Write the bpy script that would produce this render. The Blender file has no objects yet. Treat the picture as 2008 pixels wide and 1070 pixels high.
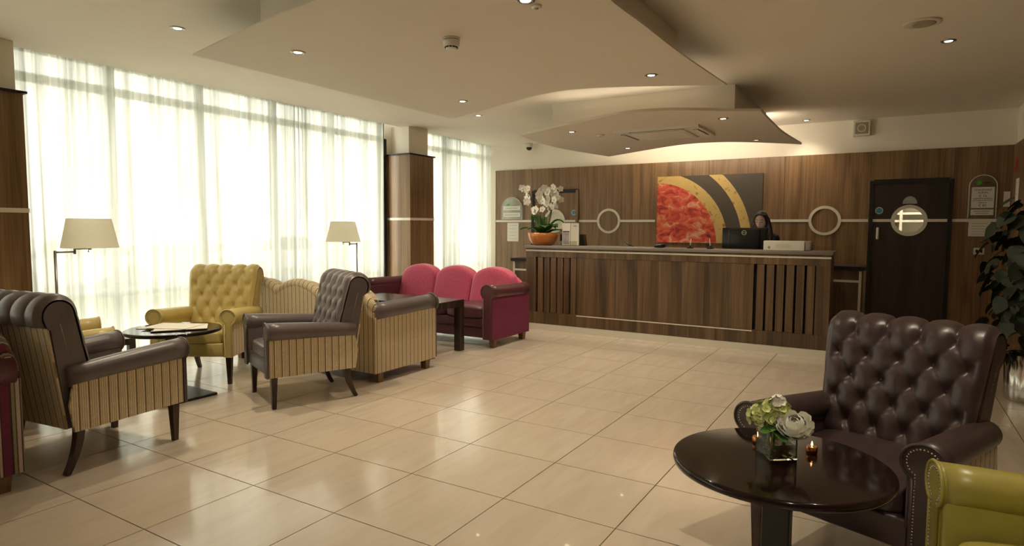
import bpy, bmesh, math, random
from mathutils import Vector, Matrix
random.seed(7)
PI = math.pi
sc = bpy.context.scene
COL = sc.collection

# ------------------------------------------------------------------ camera
YAW, PITCH, ROLL, FPX = math.radians(31.27), math.radians(-4.15), math.radians(0.28), 1222.0
fw = Vector((-math.sin(YAW)*math.cos(PITCH), math.cos(YAW)*math.cos(PITCH), math.sin(PITCH)))
rt = Vector((math.cos(YAW), math.sin(YAW), 0)); up = rt.cross(fw)
r2 = rt*math.cos(ROLL)+up*math.sin(ROLL); u2 = -rt*math.sin(ROLL)+up*math.cos(ROLL)
cd = bpy.data.cameras.new('camera'); cam = bpy.data.objects.new('camera', cd); COL.objects.link(cam)
cd.sensor_fit = 'HORIZONTAL'; cd.sensor_width = 36.0; cd.lens = FPX/2008*36.0
cd.clip_start = .05; cd.clip_end = 300
M4 = Matrix.Identity(4)
for i in range(3):
    M4[i][0] = r2[i]; M4[i][1] = u2[i]; M4[i][2] = -fw[i]
M4[0][3], M4[1][3], M4[2][3] = 0, 0, 1.5
cam.matrix_world = M4
sc.camera = cam

# ------------------------------------------------------------------ light and exposure
vs = sc.view_settings
vs.view_transform = 'Standard'; vs.look = 'None'; vs.gamma = 1.0; vs.use_curve_mapping = False
vs.exposure = 1.12
w = bpy.data.worlds.new('overcast_sky'); sc.world = w; w.use_nodes = True
bg = w.node_tree.nodes['Background']; bg.inputs[0].default_value = (1.0, .97, .89, 1); bg.inputs[1].default_value = 4.2
# daylight portal at the glazing (guides sky sampling, gives no light of its own)
for (y0, y1) in ((-3.8, 2.0), (2.55, 7.55), (8.25, 10.6)):
    ld = bpy.data.lights.new('window_daylight_portal', 'AREA'); ld.shape = 'RECTANGLE'
    ld.size = 3.1; ld.size_y = y1-y0; ld.cycles.is_portal = True
    lo = bpy.data.objects.new('window_daylight_portal', ld); COL.objects.link(lo)
    lo.location = (-7.1, (y0+y1)/2, 1.6); lo.rotation_euler = (0, -PI/2, 0)
SPOT_W = 45.0

# ------------------------------------------------------------------ helpers
class MB:
    def __init__(s): s.v = []; s.f = []; s.sm = []
    def add(s, vs_, fs, smooth=False):
        o = len(s.v); s.v += [tuple(p) for p in vs_]
        s.f += [[i+o for i in f] for f in fs]; s.sm += [smooth]*len(fs); return s
    def box(s, x0, x1, y0, y1, z0, z1):
        V = [(x0,y0,z0),(x1,y0,z0),(x1,y1,z0),(x0,y1,z0),(x0,y0,z1),(x1,y0,z1),(x1,y1,z1),(x0,y1,z1)]
        return s.add(V, [[0,3,2,1],[4,5,6,7],[0,1,5,4],[1,2,6,5],[2,3,7,6],[3,0,4,7]])
    def rbox(s, x0, x1, y0, y1, z0, z1, r=.01, seg=2):
        b = bmesh.new(); bmesh.ops.create_cube(b, size=1)
        for q in b.verts: q.co = Vector(((x0+x1)/2+q.co.x*(x1-x0), (y0+y1)/2+q.co.y*(y1-y0), (z0+z1)/2+q.co.z*(z1-z0)))
        bmesh.ops.bevel(b, geom=b.edges[:], offset=r, segments=seg, affect='EDGES', profile=.5)
        b.verts.index_update()
        s.add([q.co[:] for q in b.verts], [[q.index for q in f.verts] for f in b.faces], seg > 1); b.free(); return s
    def soft(s, c, h, n=8, p=5.0, warp=None):
        V = []; F = []; idx = {}
        def vid(q):
            k = (round(q[0], 5), round(q[1], 5), round(q[2], 5))
            if k not in idx:
                m = sum(abs(t)**p for t in q)**(1/p)
                pt = [q[i]/m*h[i]+c[i] for i in range(3)]
                if warp: pt = warp(*pt)
                idx[k] = len(V); V.append(tuple(pt))
            return idx[k]
        for ax in range(3):
            for sg in (-1, 1):
                for i in range(n):
                    for j in range(n):
                        ids = []
                        for (a, b) in ((i,j),(i+1,j),(i+1,j+1),(i,j+1)):
                            q = [0,0,0]; q[ax] = sg; q[(ax+1)%3] = -1+2*a/n; q[(ax+2)%3] = -1+2*b/n
                            ids.append(vid(q))
                        F.append(ids if sg > 0 else ids[::-1])
        return s.add(V, F, True)
    def tube(s, path, rad, n=10, cap=True, smooth=True, sq=None):
        P = [Vector(p) for p in path]
        R = rad if isinstance(rad, (list, tuple)) else [rad]*len(P)
        V = []; F = []; prev = None
        for i, p in enumerate(P):
            t = (P[min(i+1, len(P)-1)]-P[max(i-1, 0)]).normalized()
            if prev is None:
                a = Vector((0,0,1)) if abs(t.z) < .9 else Vector((1,0,0)); nx = t.cross(a).normalized()
            else: nx = (prev-t*prev.dot(t)).normalized()
            prev = nx; ny = t.cross(nx)
            for k in range(n):
                an = 2*PI*(k+.5)/n
                V.append(tuple(p+(nx*math.cos(an)+ny*math.sin(an))*R[i]))
        for i in range(len(P)-1):
            for k in range(n):
                F.append([i*n+k, i*n+(k+1)%n, (i+1)*n+(k+1)%n, (i+1)*n+k])
        if cap: F.append(list(range(n))[::-1]); F.append([(len(P)-1)*n+k for k in range(n)])
        return s.add(V, F, smooth)
    def lathe(s, prof, c=(0,0,0), n=32, cap0=True, cap1=True, smooth=True, rf=None):
        V = []; F = []
        for (r, z) in prof:
            for k in range(n):
                an = 2*PI*k/n; rr = r*(rf(an) if rf else 1)
                V.append((c[0]+rr*math.cos(an), c[1]+rr*math.sin(an), c[2]+z))
        for i in range(len(prof)-1):
            for k in range(n): F.append([i*n+k, i*n+(k+1)%n, (i+1)*n+(k+1)%n, (i+1)*n+k])
        s.add(V, F, smooth)
        o = len(s.v)-len(V)
        if cap0: s.f.append([o+k for k in range(n)][::-1]); s.sm.append(False)
        if cap1: s.f.append([o+(len(prof)-1)*n+k for k in range(n)]); s.sm.append(False)
        return s
    def prism(s, poly, axis, a, b, smooth=False):
        # poly in the two other axes (x:(y,z), y:(x,z), z:(x,y))
        def P(q, t):
            return {'x': (t, q[0], q[1]), 'y': (q[0], t, q[1]), 'z': (q[0], q[1], t)}[axis]
        n = len(poly); V = [P(q, a) for q in poly]+[P(q, b) for q in poly]
        s.add(V, [list(range(n))[::-1], list(range(n, 2*n))], False)
        o = len(s.v)-2*n
        for k in range(n):
            s.f.append([o+k, o+(k+1)%n, o+n+(k+1)%n, o+n+k]); s.sm.append(smooth)
        return s
    def ring(s, c, r0, r1, axis, a, b, n=48):
        V = []; F = []
        def P(r, an, t):
            u, v_ = c[0]+r*math.cos(an), c[1]+r*math.sin(an)
            return {'y': (u, t, v_), 'z': (u, v_, t), 'x': (t, u, v_)}[axis]
        for k in range(n):
            an = 2*PI*k/n; V += [P(r0,an,a), P(r1,an,a), P(r1,an,b), P(r0,an,b)]
        for k in range(n):
            i = 4*k; j = 4*((k+1)%n)
            for q in range(4): F.append([i+q, j+q, j+(q+1)%4, i+(q+1)%4])
        return s.add(V, F)
    def mesh(s, name):
        me = bpy.data.meshes.new(name); me.from_pydata(s.v, [], s.f)
        me.polygons.foreach_set('use_smooth', s.sm); 
        b = bmesh.new(); b.from_mesh(me); bmesh.ops.recalc_face_normals(b, faces=b.faces[:]); b.to_mesh(me); b.free()
        me.update(); return me
    def build(s, name, mat, parent=None, loc=None, rot=None):
        return link(name, s.mesh(name), mat, parent, loc, rot)
def link(name, me, mat, parent=None, loc=None, rot=None):
    o = bpy.data.objects.new(name, me); COL.objects.link(o)
    if mat is not None:
        if not me.materials: me.materials.append(mat)
        elif me.materials[0] != mat:
            o.material_slots[0].link = 'OBJECT'; o.material_slots[0].material = mat
    if parent: o.parent = parent
    if loc: o.location = loc
    if rot: o.rotation_euler = rot
    return o
def tag(o, label=None, cat=None, group=None, kind=None):
    if label: o['label'] = label
    if cat: o['category'] = cat
    if group: o['group'] = group
    if kind: o['kind'] = kind
    return o
def empty(name, loc=(0,0,0), rz=0, label=None, cat=None, group=None):
    o = bpy.data.objects.new(name, None); COL.objects.link(o)
    o.empty_display_size = .1; o.location = loc; o.rotation_euler = (0,0,rz)
    return tag(o, label, cat, group)
def st(o): o['kind'] = 'structure'; return o
def facing(dx, dy): return math.atan2(-dx, dy)
def dup(root, loc=None, rz=None, label=None, group=None):
    r = root.copy(); COL.objects.link(r)
    if loc: r.location = loc
    if rz is not None: r.rotation_euler = (0,0,rz)
    if label: r['label'] = label
    if group: r['group'] = group
    for ch in list(root.children):
        c = ch.copy(); COL.objects.link(c); c.parent = r
        for g in list(ch.children):
            d = g.copy(); COL.objects.link(d); d.parent = c
    return r
def textmesh(body, size, align='CENTER'):
    cu = bpy.data.curves.new('lettering', 'FONT'); cu.body = body; cu.size = size
    cu.align_x = align; cu.align_y = 'CENTER'; cu.extrude = .0008
    o = bpy.data.objects.new('lettering', cu); COL.objects.link(o)
    dg = bpy.context.evaluated_depsgraph_get(); dg.update()
    me = bpy.data.meshes.new_from_object(o.evaluated_get(dg))
    bpy.data.objects.remove(o); bpy.data.curves.remove(cu); me.name = 'lettering'
    return me

# ------------------------------------------------------------------ materials
def newmat(name):
    m = bpy.data.materials.new(name); m.use_nodes = True
    nt = m.node_tree; return m, nt, nt.nodes['Principled BSDF']
def C(c): return (c[0], c[1], c[2], 1)
def plain(name, col, rough=.5, metal=0, spec=.5, noise=0, nscale=30, bump=0, sheen=0, coat=0, trans=0):
    m, nt, b = newmat(name)
    b.inputs['Base Color'].default_value = C(col); b.inputs['Roughness'].default_value = rough
    b.inputs['Metallic'].default_value = metal; b.inputs['Specular IOR Level'].default_value = spec
    if sheen: b.inputs['Sheen Weight'].default_value = sheen; b.inputs['Sheen Roughness'].default_value = .4
    if coat: b.inputs['Coat Weight'].default_value = coat; b.inputs['Coat Roughness'].default_value = .06
    if noise or bump:
        tc = nt.nodes.new('ShaderNodeTexCoord'); n = nt.nodes.new('ShaderNodeTexNoise')
        n.inputs['Scale'].default_value = nscale; n.inputs['Detail'].default_value = 4
        nt.links.new(tc.outputs['Object'], n.inputs['Vector'])
        if noise:
            mx = nt.nodes.new('ShaderNodeMix'); mx.data_type = 'RGBA'
            mx.inputs['A'].default_value = C([t*(1-noise) for t in col]); mx.inputs['B'].default_value = C([min(1, t*(1+noise)) for t in col])
            nt.links.new(n.outputs['Fac'], mx.inputs['Factor']); nt.links.new(mx.outputs['Result'], b.inputs['Base Color'])
        if bump:
            bp = nt.nodes.new('ShaderNodeBump'); bp.inputs['Strength'].default_value = bump; bp.inputs['Distance'].default_value = .004
            nt.links.new(n.outputs['Fac'], bp.inputs['Height']); nt.links.new(bp.outputs['Normal'], b.inputs['Normal'])
    return m
def wood(name, c1, c2, rough=.4, sc_=(9, 9, .55), rnd=True, spec=.5, fine=90):
    m, nt, b = newmat(name); N = nt.nodes; L = nt.links
    tc = N.new('ShaderNodeTexCoord'); mp = N.new('ShaderNodeMapping'); mp.inputs['Scale'].default_value = sc_
    oi = N.new('ShaderNodeObjectInfo'); ad = N.new('ShaderNodeVectorMath'); ad.operation = 'ADD'
    ml = N.new('ShaderNodeMath'); ml.operation = 'MULTIPLY'; ml.inputs[1].default_value = 37 if rnd else 0
    L.new(oi.outputs['Random'], ml.inputs[0])
    L.new(tc.outputs['Object'], mp.inputs['Vector']); L.new(mp.outputs['Vector'], ad.inputs[0]); L.new(ml.outputs[0], ad.inputs[1])
    n1 = N.new('ShaderNodeTexNoise'); n1.inputs['Scale'].default_value = 1.0; n1.inputs['Detail'].default_value = 6; n1.inputs['Distortion'].default_value = .6
    L.new(ad.outputs[0], n1.inputs['Vector'])
    mp2 = N.new('ShaderNodeMapping'); mp2.inputs['Scale'].default_value = (8, 8, 2.2)
    n2 = N.new('ShaderNodeTexNoise'); n2.inputs['Scale'].default_value = 1.0; n2.inputs['Detail'].default_value = 3
    L.new(ad.outputs[0], mp2.inputs['Vector']); L.new(mp2.outputs['Vector'], n2.inputs['Vector'])
    r1 = N.new('ShaderNodeValToRGB'); r1.color_ramp.elements[0].position = .33; r1.color_ramp.elements[1].position = .68
    r1.color_ramp.elements[0].color = C(c1); r1.color_ramp.elements[1].color = C(c2)
    L.new(n1.outputs['Fac'], r1.inputs['Fac'])
    mx = N.new('ShaderNodeMix'); mx.data_type = 'RGBA'; mx.blend_type = 'MULTIPLY'; mx.inputs['Factor'].default_value = .55
    r2_ = N.new('ShaderNodeValToRGB'); r2_.color_ramp.elements[0].position = .35; r2_.color_ramp.elements[1].position = .6
    r2_.color_ramp.elements[0].color = (.45,.42,.4,1); r2_.color_ramp.elements[1].color = (1,1,1,1)
    L.new(n2.outputs['Fac'], r2_.inputs['Fac']); L.new(r1.outputs['Color'], mx.inputs['A']); L.new(r2_.outputs['Color'], mx.inputs['B'])
    L.new(mx.outputs['Result'], b.inputs['Base Color'])
    b.inputs['Roughness'].default_value = rough; b.inputs['Specular IOR Level'].default_value = spec
    bp = N.new('ShaderNodeBump'); bp.inputs['Strength'].default_value = .15; bp.inputs['Distance'].default_value = .002
    L.new(n2.outputs['Fac'], bp.inputs['Height']); L.new(bp.outputs['Normal'], b.inputs['Normal'])
    return m
def stripes(name, axis, period, stops, rough=.7, sheen=.3):
    m, nt, b = newmat(name); N = nt.nodes; L = nt.links
    tc = N.new('ShaderNodeTexCoord'); sp = N.new('ShaderNodeSeparateXYZ'); L.new(tc.outputs['Object'], sp.inputs[0])
    a = N.new('ShaderNodeMath'); a.operation = 'MULTIPLY_ADD'; a.inputs[1].default_value = 1/period; a.inputs[2].default_value = 50.0
    L.new(sp.outputs[axis], a.inputs[0])
    fr = N.new('ShaderNodeMath'); fr.operation = 'FRACT'; L.new(a.outputs[0], fr.inputs[0])
    r = N.new('ShaderNodeValToRGB'); r.color_ramp.interpolation = 'CONSTANT'
    e = r.color_ramp.elements
    e[0].position = stops[0][0]; e[0].color = C(stops[0][1]); e[1].position = stops[1][0]; e[1].color = C(stops[1][1])
    for p, c in stops[2:]:
        q = e.new(p); q.color = C(c)
    L.new(fr.outputs[0], r.inputs['Fac'])
    n = N.new('ShaderNodeTexNoise'); n.inputs['Scale'].default_value = 55; n.inputs['Detail'].default_value = 3; L.new(tc.outputs['Object'], n.inputs['Vector'])
    rr = N.new('ShaderNodeValToRGB'); rr.color_ramp.elements[0].color = (.72,.72,.72,1); rr.color_ramp.elements[1].color = (1.12,1.12,1.12,1)
    L.new(n.outputs['Fac'], rr.inputs['Fac'])
    mx = N.new('ShaderNodeMix'); mx.data_type = 'RGBA'; mx.blend_type = 'MULTIPLY'; mx.inputs['Factor'].default_value = 1
    L.new(r.outputs['Color'], mx.inputs['A']); L.new(rr.outputs['Color'], mx.inputs['B']); L.new(mx.outputs['Result'], b.inputs['Base Color'])
    b.inputs['Roughness'].default_value = rough; b.inputs['Sheen Weight'].default_value = sheen
    bp = N.new('ShaderNodeBump'); bp.inputs['Strength'].default_value = .2; bp.inputs['Distance'].default_value = .002
    L.new(n.outputs['Fac'], bp.inputs['Height']); L.new(bp.outputs['Normal'], b.inputs['Normal'])
    return m
def emis(name, col, s):
    m, nt, b = newmat(name); b.inputs['Base Color'].default_value = C(col)
    b.inputs['Emission Color'].default_value = C(col); b.inputs['Emission Strength'].default_value = s; return m
def glassy(name, tint=(1,1,1), refl=.07, rough=.02):
    m = bpy.data.materials.new(name); m.use_nodes = True; nt = m.node_tree; nt.nodes.remove(nt.nodes['Principled BSDF'])
    t = nt.nodes.new('ShaderNodeBsdfTransparent'); t.inputs[0].default_value = C(tint)
    g = nt.nodes.new('ShaderNodeBsdfGlossy'); g.inputs['Roughness'].default_value = rough
    x = nt.nodes.new('ShaderNodeMixShader'); x.inputs[0].default_value = refl
    nt.links.new(t.outputs[0], x.inputs[1]); nt.links.new(g.outputs[0], x.inputs[2])
    nt.links.new(x.outputs[0], nt.nodes['Material Output'].inputs[0]); return m

M = {}
M['ceiling'] = plain('ceiling_paint', (.82,.755,.65), .75, noise=.03, nscale=2)
M['raft'] = plain('raft_paint', (.72,.65,.545), .7, noise=.04, nscale=2)
M['whitewall'] = plain('wall_paint', (.86,.80,.69), .7)
M['inlay'] = plain('cream_inlay', (.80,.75,.64), .45)
M['oak'] = wood('dark_stained_oak', (.195,.112,.054), (.370,.222,.112), .36)
M['oakdesk'] = wood('desk_oak', (.070,.042,.024), (.205,.125,.064), .34)
M['door'] = wood('dark_door_veneer', (.030,.021,.017), (.055,.040,.032), .42)
M['blackwood'] = plain('black_frame', (.012,.009,.008), .6)
M['stone'] = plain('worktop_stone', (.21,.18,.155), .35, noise=.35, nscale=120)
M['wenge'] = plain('wenge_gloss', (.010,.0045,.004), .08, spec=.35, noise=.3, nscale=12)
M['wenge2'] = wood('wenge_table', (.022,.012,.008), (.05,.028,.018), .25)
M['blackmetal'] = plain('black_metal', (.008,.008,.009), .35)
M['chrome'] = plain('brushed_nickel', (.32,.31,.29), .3, metal=1)
M['steel'] = plain('brushed_steel', (.55,.53,.49), .22, metal=1, noise=.15, nscale=8)
M['legwood'] = wood('walnut_leg', (.030,.014,.007), (.075,.035,.016), .3, sc_=(20,20,3))
M['footwood'] = wood('oak_foot', (.16,.085,.035), (.26,.15,.07), .4, sc_=(20,20,3))
def leather(name, col, rough=.36, bump=.12):
    return plain(name, col, rough, spec=.55, noise=.12, nscale=14, bump=bump)
M['l_taupe'] = leather('taupe_leather', (.125,.098,.098))
M['l_brown'] = leather('dark_brown_leather', (.050,.030,.030), .36)
M['l_yellow'] = leather('mustard_leather', (.60,.475,.175), .38)
M['l_green'] = leather('olive_green_leather', (.31,.265,.055), .36)
M['l_plum'] = leather('plum_leather', (.105,.032,.042), .34)
M['velvet'] = plain('magenta_velvet', (.60,.075,.165), .75, noise=.3, nscale=40, sheen=.8)
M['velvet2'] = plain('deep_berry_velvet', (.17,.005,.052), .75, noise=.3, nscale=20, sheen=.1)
gold = [(0,(.72,.58,.36)),(.12,(.46,.345,.18)),(.2,(.80,.66,.43)),(.34,(.38,.275,.135)),(.40,(.74,.60,.38)),(.56,(.45,.33,.165)),(.63,(.80,.66,.43)),(.82,(.075,.045,.020)),(.90,(.36,.26,.13))]
M['gold_x'] = stripes('gold_stripe_fabric_across', 'X', .060, gold)
M['gold_y'] = stripes('gold_stripe_fabric_along', 'Y', .060, gold)
berry = [(0,(.17,.008,.05)),(.30,(.03,.008,.012)),(.34,(.55,.42,.36)),(.44,(.10,.07,.045)),(.49,(.30,.25,.15)),(.58,(.03,.01,.012)),(.62,(.60,.45,.40)),(.76,(.09,.06,.04)),(.81,(.32,.27,.16)),(.92,(.03,.01,.012))]
M['berry_x'] = stripes('berry_stripe_fabric_across', 'X', .13, berry)
M['berry_y'] = stripes('berry_stripe_fabric_along', 'Y', .13, berry)
M['nail'] = plain('nickel_nail', (.55,.50,.45), .25, metal=1)
M['white'] = plain('white_plastic', (.72,.68,.58), .45)
M['paper'] = plain('white_paper', (.80,.77,.68), .7)
M['ink'] = plain('printed_ink', (.05,.045,.04), .7)
M['green_print'] = plain('green_print', (.09,.42,.06), .6)
M['blue_print'] = plain('blue_print', (.05,.30,.45), .5)
M['red_print'] = plain('red_print', (.45,.03,.03), .6)
M['acrylic'] = glassy('clear_acrylic', (.90,.92,.86), .12, .1)
M['glass'] = glassy('window_glass', (.97,.99,.97), .05)
def realglass(name, col, ior, rough=0.0):
    m, nt, b = newmat(name); b.inputs['Base Color'].default_value = C(col); b.inputs['Roughness'].default_value = rough
    b.inputs['IOR'].default_value = ior; b.inputs['Transmission Weight'].default_value = 1.0; return m
M['vaseglass'] = realglass('vase_glass', (.95,.97,.92), 1.45)
M['black'] = plain('black_plastic', (.008,.008,.009), .3)
M['darkgap'] = plain('dark_gap', (.004,.003,.003), .8)
M['lamp_on'] = emis('lit_lamp', (1.0,.82,.58), 9)
M['lamp_dim'] = emis('dim_lamp', (1.0,.82,.6), 1.0)
M['frame'] = plain('window_frame_paint', (.42,.39,.31), .5)
M['copper'] = plain('copper_glaze', (.55,.19,.04), .28, spec=.6, noise=.25, nscale=6)
M['leaf'] = plain('orchid_leaf', (.055,.17,.018), .4, noise=.3, nscale=20)
M['stem'] = plain('flower_stem', (.05,.055,.02), .5)
M['petal'] = plain('white_petal', (.90,.88,.80), .6)
M['petalg'] = plain('lime_petal', (.66,.70,.30), .6, noise=.25, nscale=40)
M['ivy'] = plain('ivy_leaf', (.012,.024,.007), .55, noise=.5, nscale=9)
M['soil'] = plain('dark_soil', (.02,.013,.008), .9)
M['skin'] = plain('skin', (.66,.42,.31), .5)
M['hair'] = plain('dark_brown_hair', (.032,.014,.009), .4, noise=.5, nscale=60)
M['jacket'] = plain('black_jacket', (.008,.008,.010), .7)
M['lip'] = plain('lip_colour', (.40,.12,.10), .5)

# shade cloth: translucent
def cloth(name, col, transp, transl):
    m = bpy.data.materials.new(name); m.use_nodes = True; nt = m.node_tree; N = nt.nodes; N.remove(N['Principled BSDF'])
    d = N.new('ShaderNodeBsdfDiffuse'); d.inputs[0].default_value = C(col)
    t = N.new('ShaderNodeBsdfTranslucent'); t.inputs[0].default_value = C(col)
    a = N.new('ShaderNodeBsdfTransparent'); a.inputs[0].default_value = (.94,.93,.90,1)
    x1 = N.new('ShaderNodeMixShader'); x1.inputs[0].default_value = transl
    x2 = N.new('ShaderNodeMixShader'); x2.inputs[0].default_value = transp
    nt.links.new(d.outputs[0], x1.inputs[1]); nt.links.new(t.outputs[0], x1.inputs[2])
    nt.links.new(x1.outputs[0], x2.inputs[1]); nt.links.new(a.outputs[0], x2.inputs[2])
    nt.links.new(x2.outputs[0], N['Material Output'].inputs[0]); return m
M['sheer'] = cloth('sheer_cream_voile', (.34,.335,.295), .11, .78)
def gather_fold_shade(m):
    # gathered cloth density; fold shading is put into the streak colours too
    nt = m.node_tree; N = nt.nodes; L = nt.links
    tc = N.new('ShaderNodeTexCoord'); mp = N.new('ShaderNodeMapping'); mp.inputs['Scale'].default_value = (0, 11, .16); L.new(tc.outputs['Object'], mp.inputs['Vector'])
    n = N.new('ShaderNodeTexNoise'); n.inputs['Scale'].default_value = 1.0; n.inputs['Detail'].default_value = 6; n.inputs['Roughness'].default_value = .68; L.new(mp.outputs[0], n.inputs['Vector'])
    r = N.new('ShaderNodeMapRange'); r.inputs['From Min'].default_value = .32; r.inputs['From Max'].default_value = .64; r.inputs['To Min'].default_value = .012; r.inputs['To Max'].default_value = .085
    L.new(n.outputs['Fac'], r.inputs['Value'])
    mix = [x for x in N if x.type == 'MIX_SHADER'][1]; L.new(r.outputs['Result'], mix.inputs[0])
    cr = N.new('ShaderNodeValToRGB'); cr.color_ramp.elements[0].position = .34; cr.color_ramp.elements[0].color = (.225,.215,.178,1); cr.color_ramp.elements[1].position = .60; cr.color_ramp.elements[1].color = (.41,.405,.372,1)
    L.new(n.outputs['Fac'], cr.inputs['Fac'])
    for x in N:
        if x.type in ('BSDF_DIFFUSE', 'BSDF_TRANSLUCENT'): L.new(cr.outputs['Color'], x.inputs[0])
gather_fold_shade(M['sheer'])
M['shade'] = cloth('linen_lampshade', (.97,.91,.76), .0, .62)

# floor tile
def tile_mat():
    m, nt, b = newmat('polished_cream_porcelain'); N = nt.nodes; L = nt.links
    tc = N.new('ShaderNodeTexCoord'); oi = N.new('ShaderNodeObjectInfo')
    ml = N.new('ShaderNodeMath'); ml.operation = 'MULTIPLY'; ml.inputs[1].default_value = 53
    L.new(oi.outputs['Random'], ml.inputs[0])
    mp = N.new('ShaderNodeMapping'); mp.inputs['Scale'].default_value = (9, 1.6, 1); mp.inputs['Rotation'].default_value = (0,0,.35)
    ad = N.new('ShaderNodeVectorMath'); L.new(tc.outputs['Object'], mp.inputs['Vector']); L.new(mp.outputs['Vector'], ad.inputs[0]); L.new(ml.outputs[0], ad.inputs[1])
    n = N.new('ShaderNodeTexNoise'); n.inputs['Scale'].default_value = 1.3; n.inputs['Detail'].default_value = 5; n.inputs['Distortion'].default_value = .8
    L.new(ad.outputs[0], n.inputs['Vector'])
    r = N.new('ShaderNodeValToRGB'); r.color_ramp.elements[0].position = .3; r.color_ramp.elements[1].position = .7
    r.color_ramp.elements[0].color = (.585,.49,.385,1); r.color_ramp.elements[1].color = (.645,.555,.45,1)
    L.new(n.outputs['Fac'], r.inputs['Fac']); L.new(r.outputs['Color'], b.inputs['Base Color'])
    b.inputs['Roughness'].default_value = .2; b.inputs['Specular IOR Level'].default_value = .6
    b.inputs['Coat Weight'].default_value = .25; b.inputs['Coat Roughness'].default_value = .03
    return m
M['tile'] = tile_mat()
M['grout'] = plain('grey_brown_grout', (.13,.095,.06), .9)

# ------------------------------------------------------------------ setting: floor
ZC, XW, YB = 3.10, -6.80, 10.5
TX, TY = .662, .6212
fb = MB(); fb.box(-7.2, 4.6, -4.1, 10.7, -.12, -.006)
floor = st(fb.build('floor', M['grout']))
x_lines = [-1.12+TX*k for k in range(-9, 5)]      # -7.08 .. 1.53
y_lines = [2.855+TY*k for k in range(-4, 13)]     # .37 .. 10.31
tm = MB(); g = .003
tm.box(-TX/2+g, TX/2-g, -TY/2+g, TY/2-g, -.012, 0)
tme = tm.mesh('tile'); tme.materials.append(M['tile'])
for i in range(len(x_lines)-1):
    for j in range(len(y_lines)-1):
        if y_lines[j] < .9: continue
        link('tile', tme, None, floor, ((x_lines[i]+x_lines[i+1])/2, (y_lines[j]+y_lines[j+1])/2, 0))
ap = MB(); ylo = min(y for y in y_lines if y >= .9); yhi = y_lines[-1]; xlo, xhi = x_lines[0], x_lines[-1]
ap.box(-7.2, 4.6, -4.1, ylo-g, -.012, 0); ap.box(xhi+g, 4.6, ylo, 10.7, -.012, 0); ap.box(xlo, xhi, yhi+g, 10.7, -.012, 0)
st(ap.build('floor_surround', M['tile']))

# ------------------------------------------------------------------ ceiling
cb = MB(); cb.box(XW, 4.6, -4.1, 10.7, ZC, ZC+.15); cb.box(-7.25, XW, -4.1, 10.7, 3.28, 3.40)
st(cb.build('ceiling', M['ceiling']))
def catmull(P, n=8):
    out = []
    for i in range(len(P)-1):
        p0 = P[max(i-1,0)]; p1 = P[i]; p2 = P[i+1]; p3 = P[min(i+2,len(P)-1)]
        for k in range(n):
            t = k/n
            out.append(tuple(.5*((2*p1[q])+(-p0[q]+p2[q])*t+(2*p0[q]-5*p1[q]+4*p2[q]-p3[q])*t*t+(-p0[q]+3*p1[q]-3*p2[q]+p3[q])*t**3) for q in (0,1)))
    out.append(tuple(P[-1])); return out
def raft(name, sides, z, th, box, boxz):
    poly = []
    for s_ in sides: poly += catmull(s_)[:-1]
    o = empty(name, (0,0,0)); st(o)
    r = MB(); r.prism(poly, 'z', z, z+th); r.build('soffit', M['raft'], o)
    b = MB(); b.box(box[0], box[1], box[2], box[3], boxz, ZC+.01); b.build('upstand', M['ceiling'], o)
    return o
S = 1.34/1.1
def sc1(L_): return [(x*S, y*S) for x, y in L_]
raft('ceiling_raft_lounge', [
    sc1([(-3.90,2.44),(-3.885,3.8),(-3.868,5.175)]),
    sc1([(-3.868,5.175),(-3.412,4.986),(-2.671,4.659),(-2.339,4.576),(-2.077,4.60),(-1.787,4.706),(-1.428,4.873),(-1.126,5.028)]),
    sc1([(-1.126,5.028),(-1.183,4.019),(-1.197,3.333),(-1.208,2.894),(-1.17,2.35)]),
    sc1([(-1.17,2.35),(-1.55,2.18),(-2.0,2.12),(-2.425,2.165),(-2.929,2.247),(-3.42,2.341),(-3.90,2.44)])],
    2.84, .012, (-3.9, -1.57, 2.96, 5.205), 2.87)
S = 1.22
raft('ceiling_raft_reception', [
    sc1([(-3.498,5.927),(-3.60,6.6),(-3.59,7.3),(-3.42,8.238)]),
    sc1([(-3.42,8.238),(-2.768,7.822),(-2.19,7.50),(-1.77,7.49),(-1.416,7.70),(-.952,8.159)]),
    sc1([(-.952,8.159),(-1.009,7.181),(-1.009,6.388),(-.995,5.71)]),
    sc1([(-.995,5.71),(-1.189,5.599),(-1.482,5.386),(-1.756,5.255),(-2.085,5.253),(-2.683,5.504),(-3.498,5.927)])],
    2.72, .028, (-3.83, -1.55, 7.305, 9.3), 2.75)

# added fill lights on top of the reception raft, brightening wall and upstand
def raft_fill(x, y, z, ln, rx, w_):
    l = bpy.data.lights.new('raft_fill_light', 'AREA'); l.shape = 'RECTANGLE'; l.size = ln; l.size_y = .06; l.energy = w_; l.color = (1,.86,.66)
    o = bpy.data.objects.new('raft_fill_light', l); COL.objects.link(o); o.location = (x, y, z); o.rotation_euler = (rx, 0, 0)
raft_fill(-2.7, 9.36, 2.80, 2.4, math.radians(125), 10)
raft_fill(-2.7, 7.0, 2.78, 1.9, math.radians(-150), 1.4)

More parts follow.
